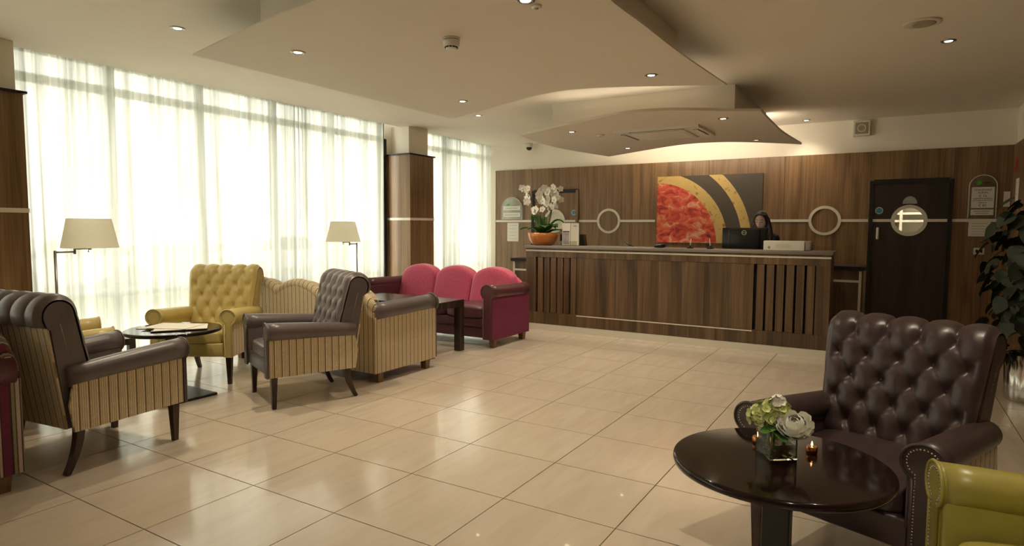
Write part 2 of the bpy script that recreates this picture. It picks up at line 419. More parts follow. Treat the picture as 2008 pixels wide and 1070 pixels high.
# ------------------------------------------------------------------ outer shell
wl = MB()
for (a, b_) in ((2.0, 2.55), (7.55, 8.25)): wl.box(-7.2, -6.98, a, b_, 0, 3.3)
wl.box(-7.2, -6.98, -4.1, -3.8, 0, 3.3); wl.box(-7.2, -6.98, 10.6, 10.75, 0, 3.3); wl.box(-7.2, -6.98, -3.8, 10.6, 3.2, 3.3); wl.box(-7.2,-6.98,-3.8,10.6,-.05,.03)
st(wl.build('wall_window_side', M['whitewall']))
wn = MB(); wn.box(-7.2, 4.6, -4.2, -4.1, 0, 3.3); st(wn.build('wall_near', M['whitewall']))
wr = MB(); wr.box(4.5, 4.6, -4.1, 9.3, 0, 3.3); st(wr.build('wall_right', M['oak']))
wj = MB(); wj.box(1.36, 4.6, 9.2, 9.3, 0, 3.3); wj.box(1.36, 1.5, 9.3, 10.6, 0, 3.3); st(wj.build('wall_return', M['whitewall']))

# back wall: core with door opening, paint above, oak panels in front
PT = 2.62
wbk = MB(); wbk.box(-7.2, -.30, 10.52, 10.7, 0, 3.3); wbk.box(.70, 1.5, 10.52, 10.7, 0, 3.3); wbk.box(-.30, .70, 10.52, 10.7, 2.2, 3.3)
wall_back = st(wbk.build('wall_back', M['whitewall']))
def wpanel(x0, x1, z0, z1, y=10.49):
    p = MB(); p.rbox(-(x1-x0)/2+.002, (x1-x0)/2-.002, 0, .03, z0, z1, .002, 1)
    return p.build('panel', M['oak'], wall_back, ((x0+x1)/2, y, 0))
for (a, b_, z0, z1) in ((-6.745,-5.935,0,PT),(-5.935,-4.94,2.215,PT),(-4.94,-3.77,0,PT),(-3.77,-2.60,0,PT),(-2.60,-1.447,0,PT),(-1.447,-.293,0,PT),(-.293,.70,2.215,PT),(.70,1.345,0,PT)):
    wpanel(a, b_, z0, z1)
ev = MB(); ev.box(-6.76, -6.74, 10.485, 10.53, 0, PT); ev.build('edge_trim', M['oak'], wall_back)
ZS = 1.63
for (a, b_) in ((-6.745,-5.935),(-4.94,-4.56),(-4.13,-3.49),(-1.70,-1.085),(-.652,-.30),(.70,1.345)):
    q = MB(); q.box(a, b_, 10.478, 10.492, ZS-.020, ZS+.020); q.build('inlay_strip', M['inlay'], wall_back)
for x in (-4.345, -.869):
    q = MB(); q.ring((x, ZS), .180, .221, 'y', 10.474, 10.492); q.build('inlay_ring', M['inlay'], wall_back)
# return wall cladding
nb = MB(); nb.rbox(1.332, 1.36, 9.2, 10.49, 0, PT, .002, 1)
st(nb.build('wall_return_cladding', M['oak']))

# doors
def door(name, x0, x1, glassmat, leafmat):
    root = st(empty(name, (0,0,0)))
    f = MB(); f.box(x0, x0+.05, 10.455, 10.56, 0, 2.2); f.build('door_jamb', M['blackwood'], root)
    f = MB(); f.box(x1-.05, x1, 10.455, 10.56, 0, 2.2); f.build('door_jamb', leafmat if leafmat == M['oak'] else M['blackwood'], root)
    f = MB(); f.box(x0+.05, x1-.05, 10.455, 10.56, 2.15, 2.216); f.build('door_head', M['blackwood'], root)
    cx_ = (x0+x1)/2; n = 48; R0 = .185; a, b_ = x0+.045, x1-.045; zb, zt = .003, 2.155
    d = MB()
    # leaf with a round hole: fan between circle and rectangle
    V = []; F = []
    for k in range(n):
        an = 2*PI*k/n; c_, s_ = math.cos(an), math.sin(an)
        tx = ((b_-cx_)/c_ if c_ > 1e-6 else ((a-cx_)/c_ if c_ < -1e-6 else 1e9)); tz = ((zt-ZS)/s_ if s_ > 1e-6 else ((zb-ZS)/s_ if s_ < -1e-6 else 1e9))
        t = min(tx, tz)
        for yy in (10.475, 10.515): V += [(cx_+R0*c_, yy, ZS+R0*s_), (cx_+t*c_, yy, ZS+t*s_)]
    corners = {}
    for k in range(n):
        i = 4*k; j = 4*((k+1)%n)
        F += [[i, i+1, j+1, j], [i+2, j+2, j+3, i+3], [i, j, j+2, i+2], [i+1, i+3, j+3, j+1]]
    d.add(V, F)
    # corner fillers (the fan cuts the four corners)
    def hit(an):
        c_, s_ = math.cos(an), math.sin(an)
        tx = ((b_-cx_)/c_ if c_ > 1e-6 else ((a-cx_)/c_ if c_ < -1e-6 else 1e9)); tz = ((zt-ZS)/s_ if s_ > 1e-6 else ((zb-ZS)/s_ if s_ < -1e-6 else 1e9))
        t = min(tx, tz); return (cx_+t*c_, ZS+t*s_)
    for k in range(n):
        p, q = hit(2*PI*k/n), hit(2*PI*(k+1)/n)
        for cxn in (a, b_):
            for czn in (zb, zt):
                on1 = (abs(p[0]-cxn) < 1e-4 and abs(q[1]-czn) < 1e-4) or (abs(p[1]-czn) < 1e-4 and abs(q[0]-cxn) < 1e-4)
                if on1 and (abs(p[0]-q[0]) > 1e-4 and abs(p[1]-q[1]) > 1e-4): d.prism([p, (cxn, czn), q], 'y', 10.475, 10.515)
    leaf = d.build('door_leaf', leafmat, root)
    r = MB(); r.ring((cx_, ZS), .172, .220, 'y', 10.462, 10.478); r.build('porthole_ring', M['inlay'], leaf)
    gl = MB(); gl.lathe([(.184, -.004), (.184, .004)], n=40); o = gl.build('porthole_pane', glassmat, leaf, (cx_, 10.50, ZS), (PI/2, 0, 0))
    for (p, q) in ((x0+.052, cx_-.215), (cx_+.215, x1-.052)):
        s_ = MB(); s_.box(p, q, 10.466, 10.476, ZS-.020, ZS+.020); s_.build('inlay_strip', M['inlay'], leaf)
    # half-round acrylic sign above the porthole
    hp = [(cx_+.088*math.cos(t*PI/16), ZS+.235+.105*math.sin(t*PI/16)) for t in range(17)]
    h = MB(); h.prism(hp, 'y', 10.462, 10.474); h.build('half_round_sign', plain('sign_grey', (.42,.44,.38), .3, noise=.3, nscale=18), leaf)
    return root, leaf, cx_
d1, leaf1, c1 = door('door_1', -5.92, -4.94, plain('frosted_pane', (.74,.72,.60), .3), M['oak'])
d2, leaf2, c2 = door('door_2', -.293, .70, M['glass'], M['door'])
def bluedisc(leaf, x, z):
    q = MB(); q.lathe([(.050, 0), (.050, .004)], n=28); o = q.build('sticker_rim', M['white'], leaf, (x, 10.474, z), (PI/2,0,0))
    q = MB(); q.lathe([(.040, 0), (.040, .007)], n=28); q.build('fire_door_sticker', M['blue_print'], leaf, (x, 10.474, z), (PI/2,0,0))
bluedisc(leaf2, -.166, 1.772); bluedisc(leaf1, -5.03, 1.785)
q = MB(); q.rbox(-.19, -.155, 10.445, 10.474, 1.36, 1.53, .01, 2); q.build('push_plate', M['white'], leaf2)
# office behind the porthole
of = MB(); of.box(-.9, 1.3, 12.2, 12.3, 0, 2.6); of.box(-.95, -.9, 10.7, 12.3, 0, 2.6); of.box(1.3, 1.35, 10.7, 12.3, 0, 2.6); of.box(-.95, 1.35, 10.7, 12.3, 2.6, 2.7); of.box(-.95, 1.35, 10.52, 12.3, -.1, 0)
st(of.build('wall_office', M['whitewall']))
sh = empty('shelving_unit', (0,0,0), 0, 'white shelving unit with red folders seen through the right door porthole', 'shelves')
for z in (1.40, 1.62, 1.74, 1.95):
    q = MB(); q.box(-.4, 1.0, 11.8, 12.15, z, z+.035); q.build('shelf', M['paper'], sh)
q = MB(); q.box(.10, .14, 11.78, 12.15, 0, 2.2); q.build('post', M['inlay'], sh)
for (x0, x1, z0, z1) in ((-.2,.08,1.78,1.94),(-.2,.06,1.45,1.60)):
    q = MB(); q.box(x0, x1, 11.85, 12.1, z0, z1); q.build('folder', M['red_print'], sh)
ol = bpy.data.lights.new('office_lamp', 'POINT'); ol.energy = 14; ol.shadow_soft_size = .15; ol.color = (1,.93,.8)
oo = bpy.data.objects.new('office_lamp', ol); COL.objects.link(oo); oo.location = (.2, 11.2, 2.4)

# ------------------------------------------------------------------ columns
def column(name, y0, y1, label):
    r = st(empty(name, (0,0,0)))
    c = MB(); c.box(-6.98, -6.50, y0, y1, 0, 2.64); c.build('timber_cladding', M['oak'], r)
    c = MB(); c.box(-6.98, -6.475, y0-.025, y1+.025, 2.64, 2.66); c.build('cornice', M['blackwood'], r)
    c = MB(); c.box(-6.98, -6.61, y0+.11, y1-.01, 2.66, ZC+.01); c.build('painted_head', M['whitewall'], r)
    c = MB(); c.box(-6.98, -6.494, y0-.006, y1+.006, ZS-.02, ZS+.02); c.build('inlay_strip', M['inlay'], r)
    return r
column('wall_column_far', 7.60, 8.19, ''); column('wall_column_near', 1.90, 2.50, '')
q = MB(); q.box(-6.98, -6.955, 7.50, 7.57, 0, 2.9); q.box(-6.98, -6.96, 7.50, 7.52, 2.9, 3.26); st(q.build('trim_1', M['blackwood']))

# ------------------------------------------------------------------ windows
def window(name, y0, y1, muls):
    r = st(empty(name, (0,0,0)))
    for y in [y0+.03]+muls+[y1-.03]:
        q = MB(); q.box(-7.10, -7.02, y-.035, y+.035, .03, 3.2); q.build('mullion', M['frame'], r)
    ys = [y0+.03]+muls+[y1-.03]
    for (z, t) in ((.06, .03), (.78, .03), (2.90, .04), (3.17, .03)):
        for a, b_ in zip(ys[:-1], ys[1:]):
            q = MB(); q.box(-7.095, -7.025, a+.035, b_-.035, z-t, z+t); q.build('rail', M['frame'], r)
    for a, b_ in zip(ys[:-1], ys[1:]):
        for (z0, z1) in ((.09,.75),(.81,2.86),(2.94,3.14)):
            q = MB(); q.box(-7.064, -7.056, a+.035, b_-.035, z0, z1); q.build('pane', M['glass'], r)
window('window_1', -3.8, 2.0, [-2.8,-1.8,-.8,.2,1.1]); window('window_2', 2.55, 7.55, [3.48,4.47,5.5,6.5]); window('window_3', 8.25, 10.6, [9.2])
def curtain(y0, y1, label, seed):
    rr = random.Random(seed); n = int((y1-y0)/.011); V = []; F = []
    ph = 0; offs = []
    y = y0
    fl = .07; amp = .02
    for i in range(n+1):
        if i % 9 == 0: fl_t = rr.uniform(.055, .16); amp_t = rr.uniform(.010, .034)
        fl += (fl_t-fl)*.25; amp += (amp_t-amp)*.25
        ph += 2*PI*.011/fl; offs.append((math.sin(ph)*amp, amp))
    rows = [.02, .5, 1.2, 2.0, 2.7, 3.27]
    for zi, z in enumerate(rows):
        t = z/3.27
        for i in range(n+1):
            yy = y0+(y1-y0)*i/n
            k = .62+.38*t
            V.append((-6.89+offs[i][0]*k+.012*math.sin(yy*3.1+z), yy+(1-t)*.012*math.sin(yy*5), z))
    for zi in range(len(rows)-1):
        for i in range(n): F.append([zi*(n+1)+i, zi*(n+1)+i+1, (zi+1)*(n+1)+i+1, (zi+1)*(n+1)+i])
    m = MB(); m.add(V, F, True)
    me = bpy.data.meshes.new('sheer_curtain'); me.from_pydata(m.v, [], m.f); me.polygons.foreach_set('use_smooth', m.sm)
    o = link('sheer_curtain', me, M['sheer']); tag(o, label, 'curtain', 'sheer window curtains'); return o
curtain(-3.8, 1.95, 'sheer cream curtain beyond the near column at the left edge', 3)
curtain(2.40, 4.95, 'long sheer cream curtain behind the nearer floor lamp', 11)
curtain(4.95, 7.44, 'sheer cream curtain behind the floor lamp beside the far column', 12)
curtain(8.05, 10.58, 'narrow sheer cream curtain between the far column and the panelled wall', 13)

# ------------------------------------------------------------------ outdoors
gm = plain('lawn', (.42,.46,.28), .9, noise=.3, nscale=1)
q = MB(); q.box(-60, -12.5, -40, 60, -.5, -.3); st(q.build('ground_lawn', gm)); q = MB(); q.box(-12.5, -7.3, -40, 60, -.5, -.29); st(q.build('ground_brightener', plain('pale_brightener', (.66,.64,.58), .8, noise=.1, nscale=2)))  # pale strip by the building added to lighten the lower curtain
tm_ = plain('car_park_tarmac', (.30,.30,.30), .9); q = MB(); q.box(-26, -17, -40, 60, -.32, -.28); st(q.build('ground_car_park', tm_))
def car(x, y, col, label):
    r = empty('parked_car', (x, y, -.28), PI/2, label, 'car')
    pr = [(-2.1,.25),(-2.15,.7),(-1.5,.9),(-.9,1.42),(.8,1.45),(1.5,.95),(2.1,.85),(2.15,.3)]
    b = MB(); b.prism(pr, 'y', -.85, .85); b.build('body', plain('car_paint', col, .3), r)
    g_ = MB(); g_.prism([(-1.3,.92),(-.82,1.36),(.75,1.39),(1.3,.95)], 'y', -.86, .86); g_.build('side_windows', M['black'], r)
    for sx in (-1.35, 1.35):
        for sy in (-.8, .8):
            t = MB(); t.lathe([(.32,-.1),(.32,.1)], n=20); t.build('wheel', M['black'], r, (sx, sy, .32), (PI/2,0,0))
car(-20, 8.6, (.7,.7,.7), 'silver car parked outside, faint behind the curtain left of the nearer lamp')
car(-20, 15.5, (.75,.74,.7), 'pale car parked outside, faint behind the curtain above the mustard armchair')
# ------------------------------------------------------------------ tufted armchair (local +Y = front)
HX, DV, S0 = .070, .114, .478      # half button spacing, row spacing, arc length of the five-button row
PROF = [(-.165,.43), (-.30,.975)]
arc_c = (-.383, .975)
for k in range(1, 15):
    an = math.radians(6+k*14.2); PROF.append((arc_c[0]+.083*math.cos(an), arc_c[1]+.083*math.sin(an)))
PROF.append((-.445, .905))
cum = [0]
for a, b_ in zip(PROF[:-1], PROF[1:]): cum.append(cum[-1]+math.hypot(b_[0]-a[0], b_[1]-a[1]))
def prof_at(s_):
    for i in range(len(cum)-1):
        if s_ <= cum[i+1] or i == len(cum)-2:
            t = (s_-cum[i])/(cum[i+1]-cum[i]); a, b_ = PROF[i], PROF[i+1]
            y, z = a[0]+(b_[0]-a[0])*t, a[1]+(b_[1]-a[1])*t
            ty, tz = b_[0]-a[0], b_[1]-a[1]; l = math.hypot(ty, tz)
            return y, z, tz/l, -ty/l
def half_w(z): return .305+.045*max(0, min(1, (z-.43)/.55))
def sstep(a, b_, x): t = max(0, min(1, (x-a)/(b_-a))); return t*t*(3-2*t)
def tuft(x, s_):
    sv = s_-S0
    a = (x/HX+sv/DV)/2; b_ = (x/HX-sv/DV)/2
    lat = (abs(math.sin(PI*a))*abs(math.sin(PI*b_)))**.22
    # soft dimple around each button
    ia, ib = round(a), round(b_); da, db = a-ia, b_-ib
    dx, ds = (da+db)*HX, (da-db)*DV; r = math.hypot(dx, ds)
    dim = 1-math.exp(-(r/.032)**1.7)
    h = .46*lat+.54*dim
    pl = abs(math.cos(PI*x/(2*HX)))**.32
    h = h+(pl-h)*sstep(DV*1.02, DV*1.5, sv)
    return h
NS, NX = 84, 88
def build_tuft():
    V = []; F = []
    L = cum[-1]
    for i in range(NS+1):
        s_ = L*i/NS; y, z, ny, nz = prof_at(s_)
        hw = half_w(z)
        for j in range(NX+1):
            u = -1+2*j/NX; x = u*hw; xn = u*.345
            h = tuft(xn, s_); e = sstep(0, .035, hw-abs(x)); eb = sstep(0, .03, s_)*sstep(0, .03, L-s_)
            flat = sstep(.26, .33, abs(xn)); h = h*(1-flat*.55)+.55*flat*.85
            d = .003+.044*h*(.25+.75*e)*eb
            V.append((x, y+ny*d, z+nz*d))
    for i in range(NS):
        for j in range(NX):
            a = i*(NX+1)+j; F.append([a, a+1, a+NX+2, a+NX+1])
    return V, F
chair_cache = {}
def chair_meshes():
    c = {}
    m = MB(); V, F = build_tuft(); m.add(V, F, True); me = bpy.data.meshes.new('tufted_back'); me.from_pydata(m.v, [], m.f); me.polygons.foreach_set('use_smooth', m.sm); c['tufted_back'] = me
    # solid back
    poly = [(-.165,.28),(-.165,.43)]+PROF[1:]+[(-.425,.89),(-.335,.28)]
    m = MB(); n = len(poly)
    V = [(-half_w(z), y, z) for y, z in poly]+[(half_w(z), y, z) for y, z in poly]
    m.add(V, [list(range(n))[::-1], list(range(n, 2*n))]+[[k, (k+1)%n, n+(k+1)%n, n+k] for k in range(n)]); c['back_frame'] = m.mesh('back_frame')
    m = MB(); hw0, hw1 = half_w(.28)+.0, half_w(.9)
    V = [(-hw0-.004,-.337,.28),(hw0+.004,-.337,.28),(hw1-.012,-.432,.905),(-hw1+.012,-.432,.905)]; V += [(x, y-.012, z) for x, y, z in V]
    m.add(V, [[0,1,2,3],[7,6,5,4],[0,4,5,1],[1,5,6,2],[2,6,7,3],[3,7,4,0]]); c['back_panel'] = m.mesh('back_panel')
    for sgn, key in ((-1,'L'),(1,'R')):
        m = MB(); X = .345*sgn
        path = []; rad = []
        for k in range(9):
            t = k/8; path.append((X*(1-.06*t), .405-.745*t, .645-.045*t**1.3)); rad.append(.074-.010*t)
        m.tube(path, rad, 20)
        x0, x1 = sorted((.285*sgn, .365*sgn)); m.rbox(x0, x1, -.30, .40, .36, .62, .01, 2)
        c['arm'+key] = m.mesh('arm')
        m = MB(); x0, x1 = sorted((.355*sgn, .372*sgn))
        m.prism([(.392,.268),(.392,.60),(-.335,.555),(-.36,.43),(-.335,.268)], 'x', x0, x1); c['side'+key] = m.mesh('side_panel')
        # arm front keyhole
        P = []; R = .075
        for k in range(25):
            an = math.radians(-62+k*(304/24)); P.append((X+R*math.cos(an)*1.0, .645+R*math.sin(an)))
        P = P+[(X-.036*1, .268), (X+.036*1, .268)]
        m = MB(); m.prism(P, 'y', .398, .412); c['front'+key] = m.mesh('arm_front')
        pc = P+[P[0]]
        m = MB(); m.tube([(x, .412, z) for x, z in pc], .0065, 6); c['piping'+key] = m.mesh('piping')
        m = MB()
        ins = [((x-X)*.74+X, (z-.645)*(.74 if z > .55 else 1)+.645) for x, z in P]
        pts = []
        for a, b_ in zip(ins, ins[1:]+ins[:1]):
            l = math.hypot(b_[0]-a[0], b_[1]-a[1]); k = max(1, int(l/.0125))
            if abs(a[1]-b_[1]) < .001 and a[1] < .3: continue
            for q in range(k): pts.append((a[0]+(b_[0]-a[0])*q/k, a[1]+(b_[1]-a[1])*q/k))
        for x, z in pts:
            r_ = .0042
            m.add([(x+r_,.412,z),(x,.412,z+r_),(x-r_,.412,z),(x,.412,z-r_),(x,.4165,z)], [[0,1,4],[1,2,4],[2,3,4],[3,0,4]], True)
        c['nails'+key] = m.mesh('nail_heads')
        # side nails down the back edge
        m = MB()
        for k in range(34):
            t = k/33; z = .60+.32*t; y = -.30-.075*t; x = sgn*(half_w(z)+.001); r_ = .0042
            m.add([(x,y+r_,z),(x,y,z+r_),(x,y-r_,z),(x,y,z-r_),(x+sgn*.0045,y,z)], [[0,1,4],[1,2,4],[2,3,4],[3,0,4]], True)
        c['bnails'+key] = m.mesh('nail_heads')
        # front leg tapered, rear sabre leg
        m = MB(); xf = .325*sgn
        V = [(xf+a*.027, .35+b_*.027, .29) for a, b_ in ((-1,-1),(1,-1),(1,1),(-1,1))]+[(xf+a*.016, .352+b_*.016, 0) for a, b_ in ((-1,-1),(1,-1),(1,1),(-1,1))]
        m.add(V, [[0,1,2,3],[7,6,5,4]]+[[k,(k+1)%4,4+(k+1)%4,4+k] for k in range(4)]); c['legF'+key] = m.mesh('leg')
        m = MB(); pth = []; rd = []
        for k in range(8):
            t = k/7; pth.append((.305*sgn, -.275-.085*t**2.0, .29-.29*t)); rd.append(.036-.014*t)
        m.tube(pth, rd, 4, smooth=False); c['legR'+key] = m.mesh('leg')
    m = MB(); m.rbox(-.30, .30, -.30, .392, .268, .395, .012, 2); c['seat_frame'] = m.mesh('seat_frame')
    m = MB(); m.soft((0,.09,.445), (.288,.305,.065), 10, 6, lambda x,y,z: (x, y, z+(.012*(1-(x/.288)**2) if z > .445 else 0))); c['seat_cushion'] = m.mesh('seat_cushion')
    m = MB(); m.soft((0,0,0), (.0095,.0095,.0055), 3, 2.2); c['button'] = m.mesh('button')
    return c
CH = chair_meshes()
def btn_spots():
    out = []
    for j in range(-3, 2):
        for i in range(-5, 6):
            if (i+j) % 2: continue
            x = i*HX
            if abs(x) > .30: continue
            y, z, ny, nz = prof_at(S0+j*DV)
            out.append((x*half_w(z)/.345, y+ny*.006, z+nz*.006, math.atan2(-ny, nz)))
    return out
BS = btn_spots()
def armchair(loc, d, lm, label, sx='gold_x', sy='gold_y', scale=1.0, zs=1.0):
    r = empty('tufted_armchair', (loc[0], loc[1], 0), facing(*d), label, 'armchair', 'tufted lounge armchairs')
    r.scale = (scale, scale, scale*zs)
    def P(key, name, mat, par=None): return link(name, CH[key].copy() if False else CH[key], mat, par or r)
    L_ = M[lm]
    bk = P('back_frame', 'back_frame', L_); tb = P('tufted_back', 'tufted_back', L_); P('back_panel', 'back_panel', M[sx])
    P('seat_frame', 'seat_frame', L_); P('seat_cushion', 'seat_cushion', L_)
    for k in 'LR':
        a = P('arm'+k, 'arm', L_); P('side'+k, 'side_panel', M[sy]); P('front'+k, 'arm_front', L_, a); P('piping'+k, 'piping', L_, a)
        tag(P('nails'+k, 'nail_heads', M['nail'], a), kind='stuff'); tag(P('bnails'+k, 'nail_heads', M['nail'], bk), kind='stuff')
        P('legF'+k, 'leg', M['legwood']); P('legR'+k, 'leg', M['legwood'])
    for (x, y, z, t) in BS:
        link('button', CH['button'], L_, tb, (x, y, z), (t, 0, 0))
    return r
armchair((-4.45,3.745), (-.39,-.92), 'l_taupe', 'taupe armchair with grey-looking tufted back, angled beside the striped gold sofa')
armchair((-4.53,2.05), (-.125,.99), 'l_taupe', 'taupe armchair seen from its striped back, nearest the left edge')
armchair((-5.80,3.74), (.53,-.85), 'l_yellow', 'mustard yellow tufted armchair facing the round table with papers')
armchair((-5.58,2.20), (.30,.95), 'l_yellow', 'second mustard armchair, mostly hidden behind the left taupe armchair')
armchair((-.04,3.258), (-.36,-.93), 'l_brown', 'dark brown tufted leather armchair at the right round table', scale=1.03, zs=.945)
armchair((.645,2.27), (-.968,-.25), 'l_green', 'olive green armchair cut off at the bottom right corner')

# ------------------------------------------------------------------ three-seat sofa (local +Y = front)
def hump(x):
    if abs(x) > .96: return .80
    c_ = round(x/.64)*.64; c_ = max(-.64, min(.64, c_)); dx = (x-c_)/.64
    return .825+.115*math.cos(PI*dx)**.8 if abs(dx) < .5 else .825
def sofa(loc, rz, arm, seat, back, side_y, back_x, crest, label, crest_drop=.03):
    r = empty('three_seat_sofa', (loc[0], loc[1], 0), rz, label, 'sofa', 'lounge sofas')
    W = 1.04
    for s_ in (-1, 1):
        m = MB()
        m.tube([(W*s_, .47-.9*k/6, .70-.02*k/6) for k in range(7)], .088, 20)
        x0, x1 = sorted((s_*.95, s_*1.09)); m.rbox(x0, x1, -.42, .465, .12, .68, .01, 2)
        a = m.build('arm', M[arm], r)
        X = W*s_; P = []
        for k in range(25):
            an = math.radians(-50+k*(280/24)); P.append((X+.094*math.cos(an), .70+.094*math.sin(an)))
        P += [(X-.06, .11), (X+.06, .11)]
        m = MB(); m.prism(P, 'y', .462, .482); m.build('arm_front', M[arm], a)
        m = MB(); m.tube([(x, .482, z) for x, z in P+[P[0]]], .008, 6); m.build('piping', M[arm], a)
        m = MB(); x0, x1 = sorted((s_*1.085, s_*1.105)); m.box(x0, x1, -.45, .468, .10, .64); m.build('side_panel', M[side_y], r)
        for y in (.36, -.355):
            m = MB(); V = [(s_*1.05+a_*.04, y+b_*.04, .12) for a_, b_ in ((-1,-1),(1,-1),(1,1),(-1,1))]+[(s_*1.05+a_*.03, y+b_*.03, 0) for a_, b_ in ((-1,-1),(1,-1),(1,1),(-1,1))]
            m.add(V, [[0,1,2,3],[7,6,5,4]]+[[k,(k+1)%4,4+(k+1)%4,4+k] for k in range(4)]); m.build('foot', M['footwood'], r)
    m = MB(); m.rbox(-.95, .95, -.40, .40, .11, .245, .008, 2); m.build('lower_rail', M[arm], r)
    m = MB(); m.rbox(-.95, .95, -.40, .415, .245, .355, .014, 2); m.build('upper_rail', M[arm], r)
    for i in (-1, 0, 1):
        m = MB(); m.soft((i*.635, .10, .425), (.315,.335,.078), 8, 7, lambda x,y,z: (x, y, z+(.015*(1-((x-i*.635)/.315)**2) if z > .425 else 0))); m.build('seat_cushion', M[seat], r)
        def wp(x, y, z):
            t = (z-.42)/.40; h = hump(x)
            return (x, y-.13*t, .42+t*(h+(.025 if crest_drop > .05 else -.01)-.42))
        m = MB(); m.soft((i*.64, -.20, .62), (.318,.10,.20), 14, 8, wp); m.build('back_cushion', M[back], r)
    m = MB(); xs = [-.99+1.98*k/60 for k in range(61)]
    poly = [(-1.09,.10),(1.09,.10),(1.09,.68)]+[(x, hump(x)-crest_drop-.01) for x in xs[::-1]]+[(-1.09,.68)]
    m.prism(poly, 'y', -.45, -.38); m.build('back_panel', M[back_x], r)
    m = MB(); cp = [(-1.08,-.405,.70)]+[(x, -.405, hump(x)-crest_drop) for x in xs]+[(1.08,-.405,.70)]
    m.tube(cp, [.045]+[.052]*61+[.045], 12); m.build('crest_roll', M[crest], r)
    return r
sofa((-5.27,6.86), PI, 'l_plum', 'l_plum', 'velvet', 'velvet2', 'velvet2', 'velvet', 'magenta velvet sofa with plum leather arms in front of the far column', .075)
sofa((-5.255,4.785), 0, 'l_taupe', 'l_taupe', 'gold_x', 'gold_y', 'gold_x', 'gold_x', 'gold striped sofa with taupe arms seen from behind')
sofa((-5.275,1.075), PI, 'l_plum', 'l_plum', 'berry_x', 'berry_y', 'berry_x', 'berry_x', 'berry striped sofa with plum arm cut off at the left edge')

# ------------------------------------------------------------------ tables
def pedestal(loc, r_, z, base, label, rz=0):
    t = empty('round_pedestal_table', (loc[0], loc[1], 0), rz, label, 'table')
    q = MB(); q.lathe([(r_-.012, z-.032),(r_-.003, z-.028),(r_, z-.016),(r_-.003, z-.004),(r_-.012, z)], n=72); q.build('table_top', M['wenge'], t)
    q = MB(); q.rbox(-.05, .05, -.05, .05, .02, z-.03, .004, 1); q.build('column', M['blackmetal'], t)
    q = MB(); q.rbox(-.16, .16, -.16, .16, z-.045, z-.03, .004, 1); q.build('top_plate', M['blackmetal'], t)
    q = MB(); q.rbox(-base, base, -base, base, 0, .022, .004, 1); q.build('base_plate', M['blackmetal'], t)
    return t
pedestal((-5.33,3.08), .385, .61, .24, 'dark round pedestal table holding loose papers')
pedestal((-.335,2.55), .398, .61, .25, 'dark glossy round table holding the small flower vase')
def parsons(x0, x1, y0, y1, z, th, lg, label):
    t = empty('coffee_table', ((x0+x1)/2, (y0+y1)/2, 0), 0, label, 'coffee table'); a, b_ = (x1-x0)/2, (y1-y0)/2
    q = MB(); q.rbox(-a, a, -b_, b_, z-th, z, .004, 1); q.build('table_top', M['wenge2'], t)
    for sx in (-1, 1):
        for sy in (-1, 1):
            q = MB(); xs_ = sorted((sx*a, sx*(a-lg))); ys_ = sorted((sy*b_, sy*(b_-lg))); q.rbox(xs_[0], xs_[1], ys_[0], ys_[1], 0, z-th+.002, .003, 1); q.build('leg', M['wenge2'], t)
    return t
parsons(-5.75, -4.42, 5.50, 6.16, .63, .085, .09, 'dark wooden coffee table between the magenta and gold sofas')
parsons(-6.70, -6.22, 2.78, 3.22, .42, .06, .06, 'low dark side table behind the round table with papers')
# papers
def paper(x, y, z, w_, h_, rz, label, mat='paper', th=.004, name='magazine', curl=.0):
    o = MB(); n = 6; V = []; F = []
    for i in range(n+1):
        for j in range(2):
            u = -1+2*i/n; zz = curl*abs(u)**3
            V.append((u*w_/2, (-1+2*j)*h_/2, zz))
    k = len(V); V += [(x_, y_, z_+th) for x_, y_, z_ in V]
    for i in range(n):
        a = 2*i; F += [[a, a+1, a+3, a+2], [k+a, k+a+2, k+a+3, k+a+1], [a, a+2, k+a+2, k+a], [a+1, k+a+1, k+a+3, a+3]]
    F += [[0, k, k+1, 1], [2*n, 2*n+1, k+2*n+1, k+2*n]]
    o.add(V, F); ob = o.build(name, M[mat], None, (x, y, z), (0,0,rz)); tag(ob, label, 'magazine'); return ob
M['cover'] = plain('magazine_cover', (.62,.60,.55), .25, noise=.5, nscale=9)
paper(-5.26, 3.10, .6115, .42, .30, .95, 'dark-edged magazine at the bottom of the pile on the round table', 'black', .006)
paper(-5.26, 3.11, .618, .41, .29, .98, 'white brochure in the middle of the pile on the round table', 'paper', .004)
paper(-5.36, 3.10, .623, .40, .30, .45, 'white open newspaper on top of the pile on the round table', 'paper', .004, 'newspaper')
paper(-5.50, 2.96, .6115, .16, .12, .3, 'small glossy leaflet at the left rim of the round table', 'cover', .003, 'leaflet')
paper(-6.42, 3.02, .421, .30, .21, .2, 'pale magazine lying on the low side table', 'cover', .006)

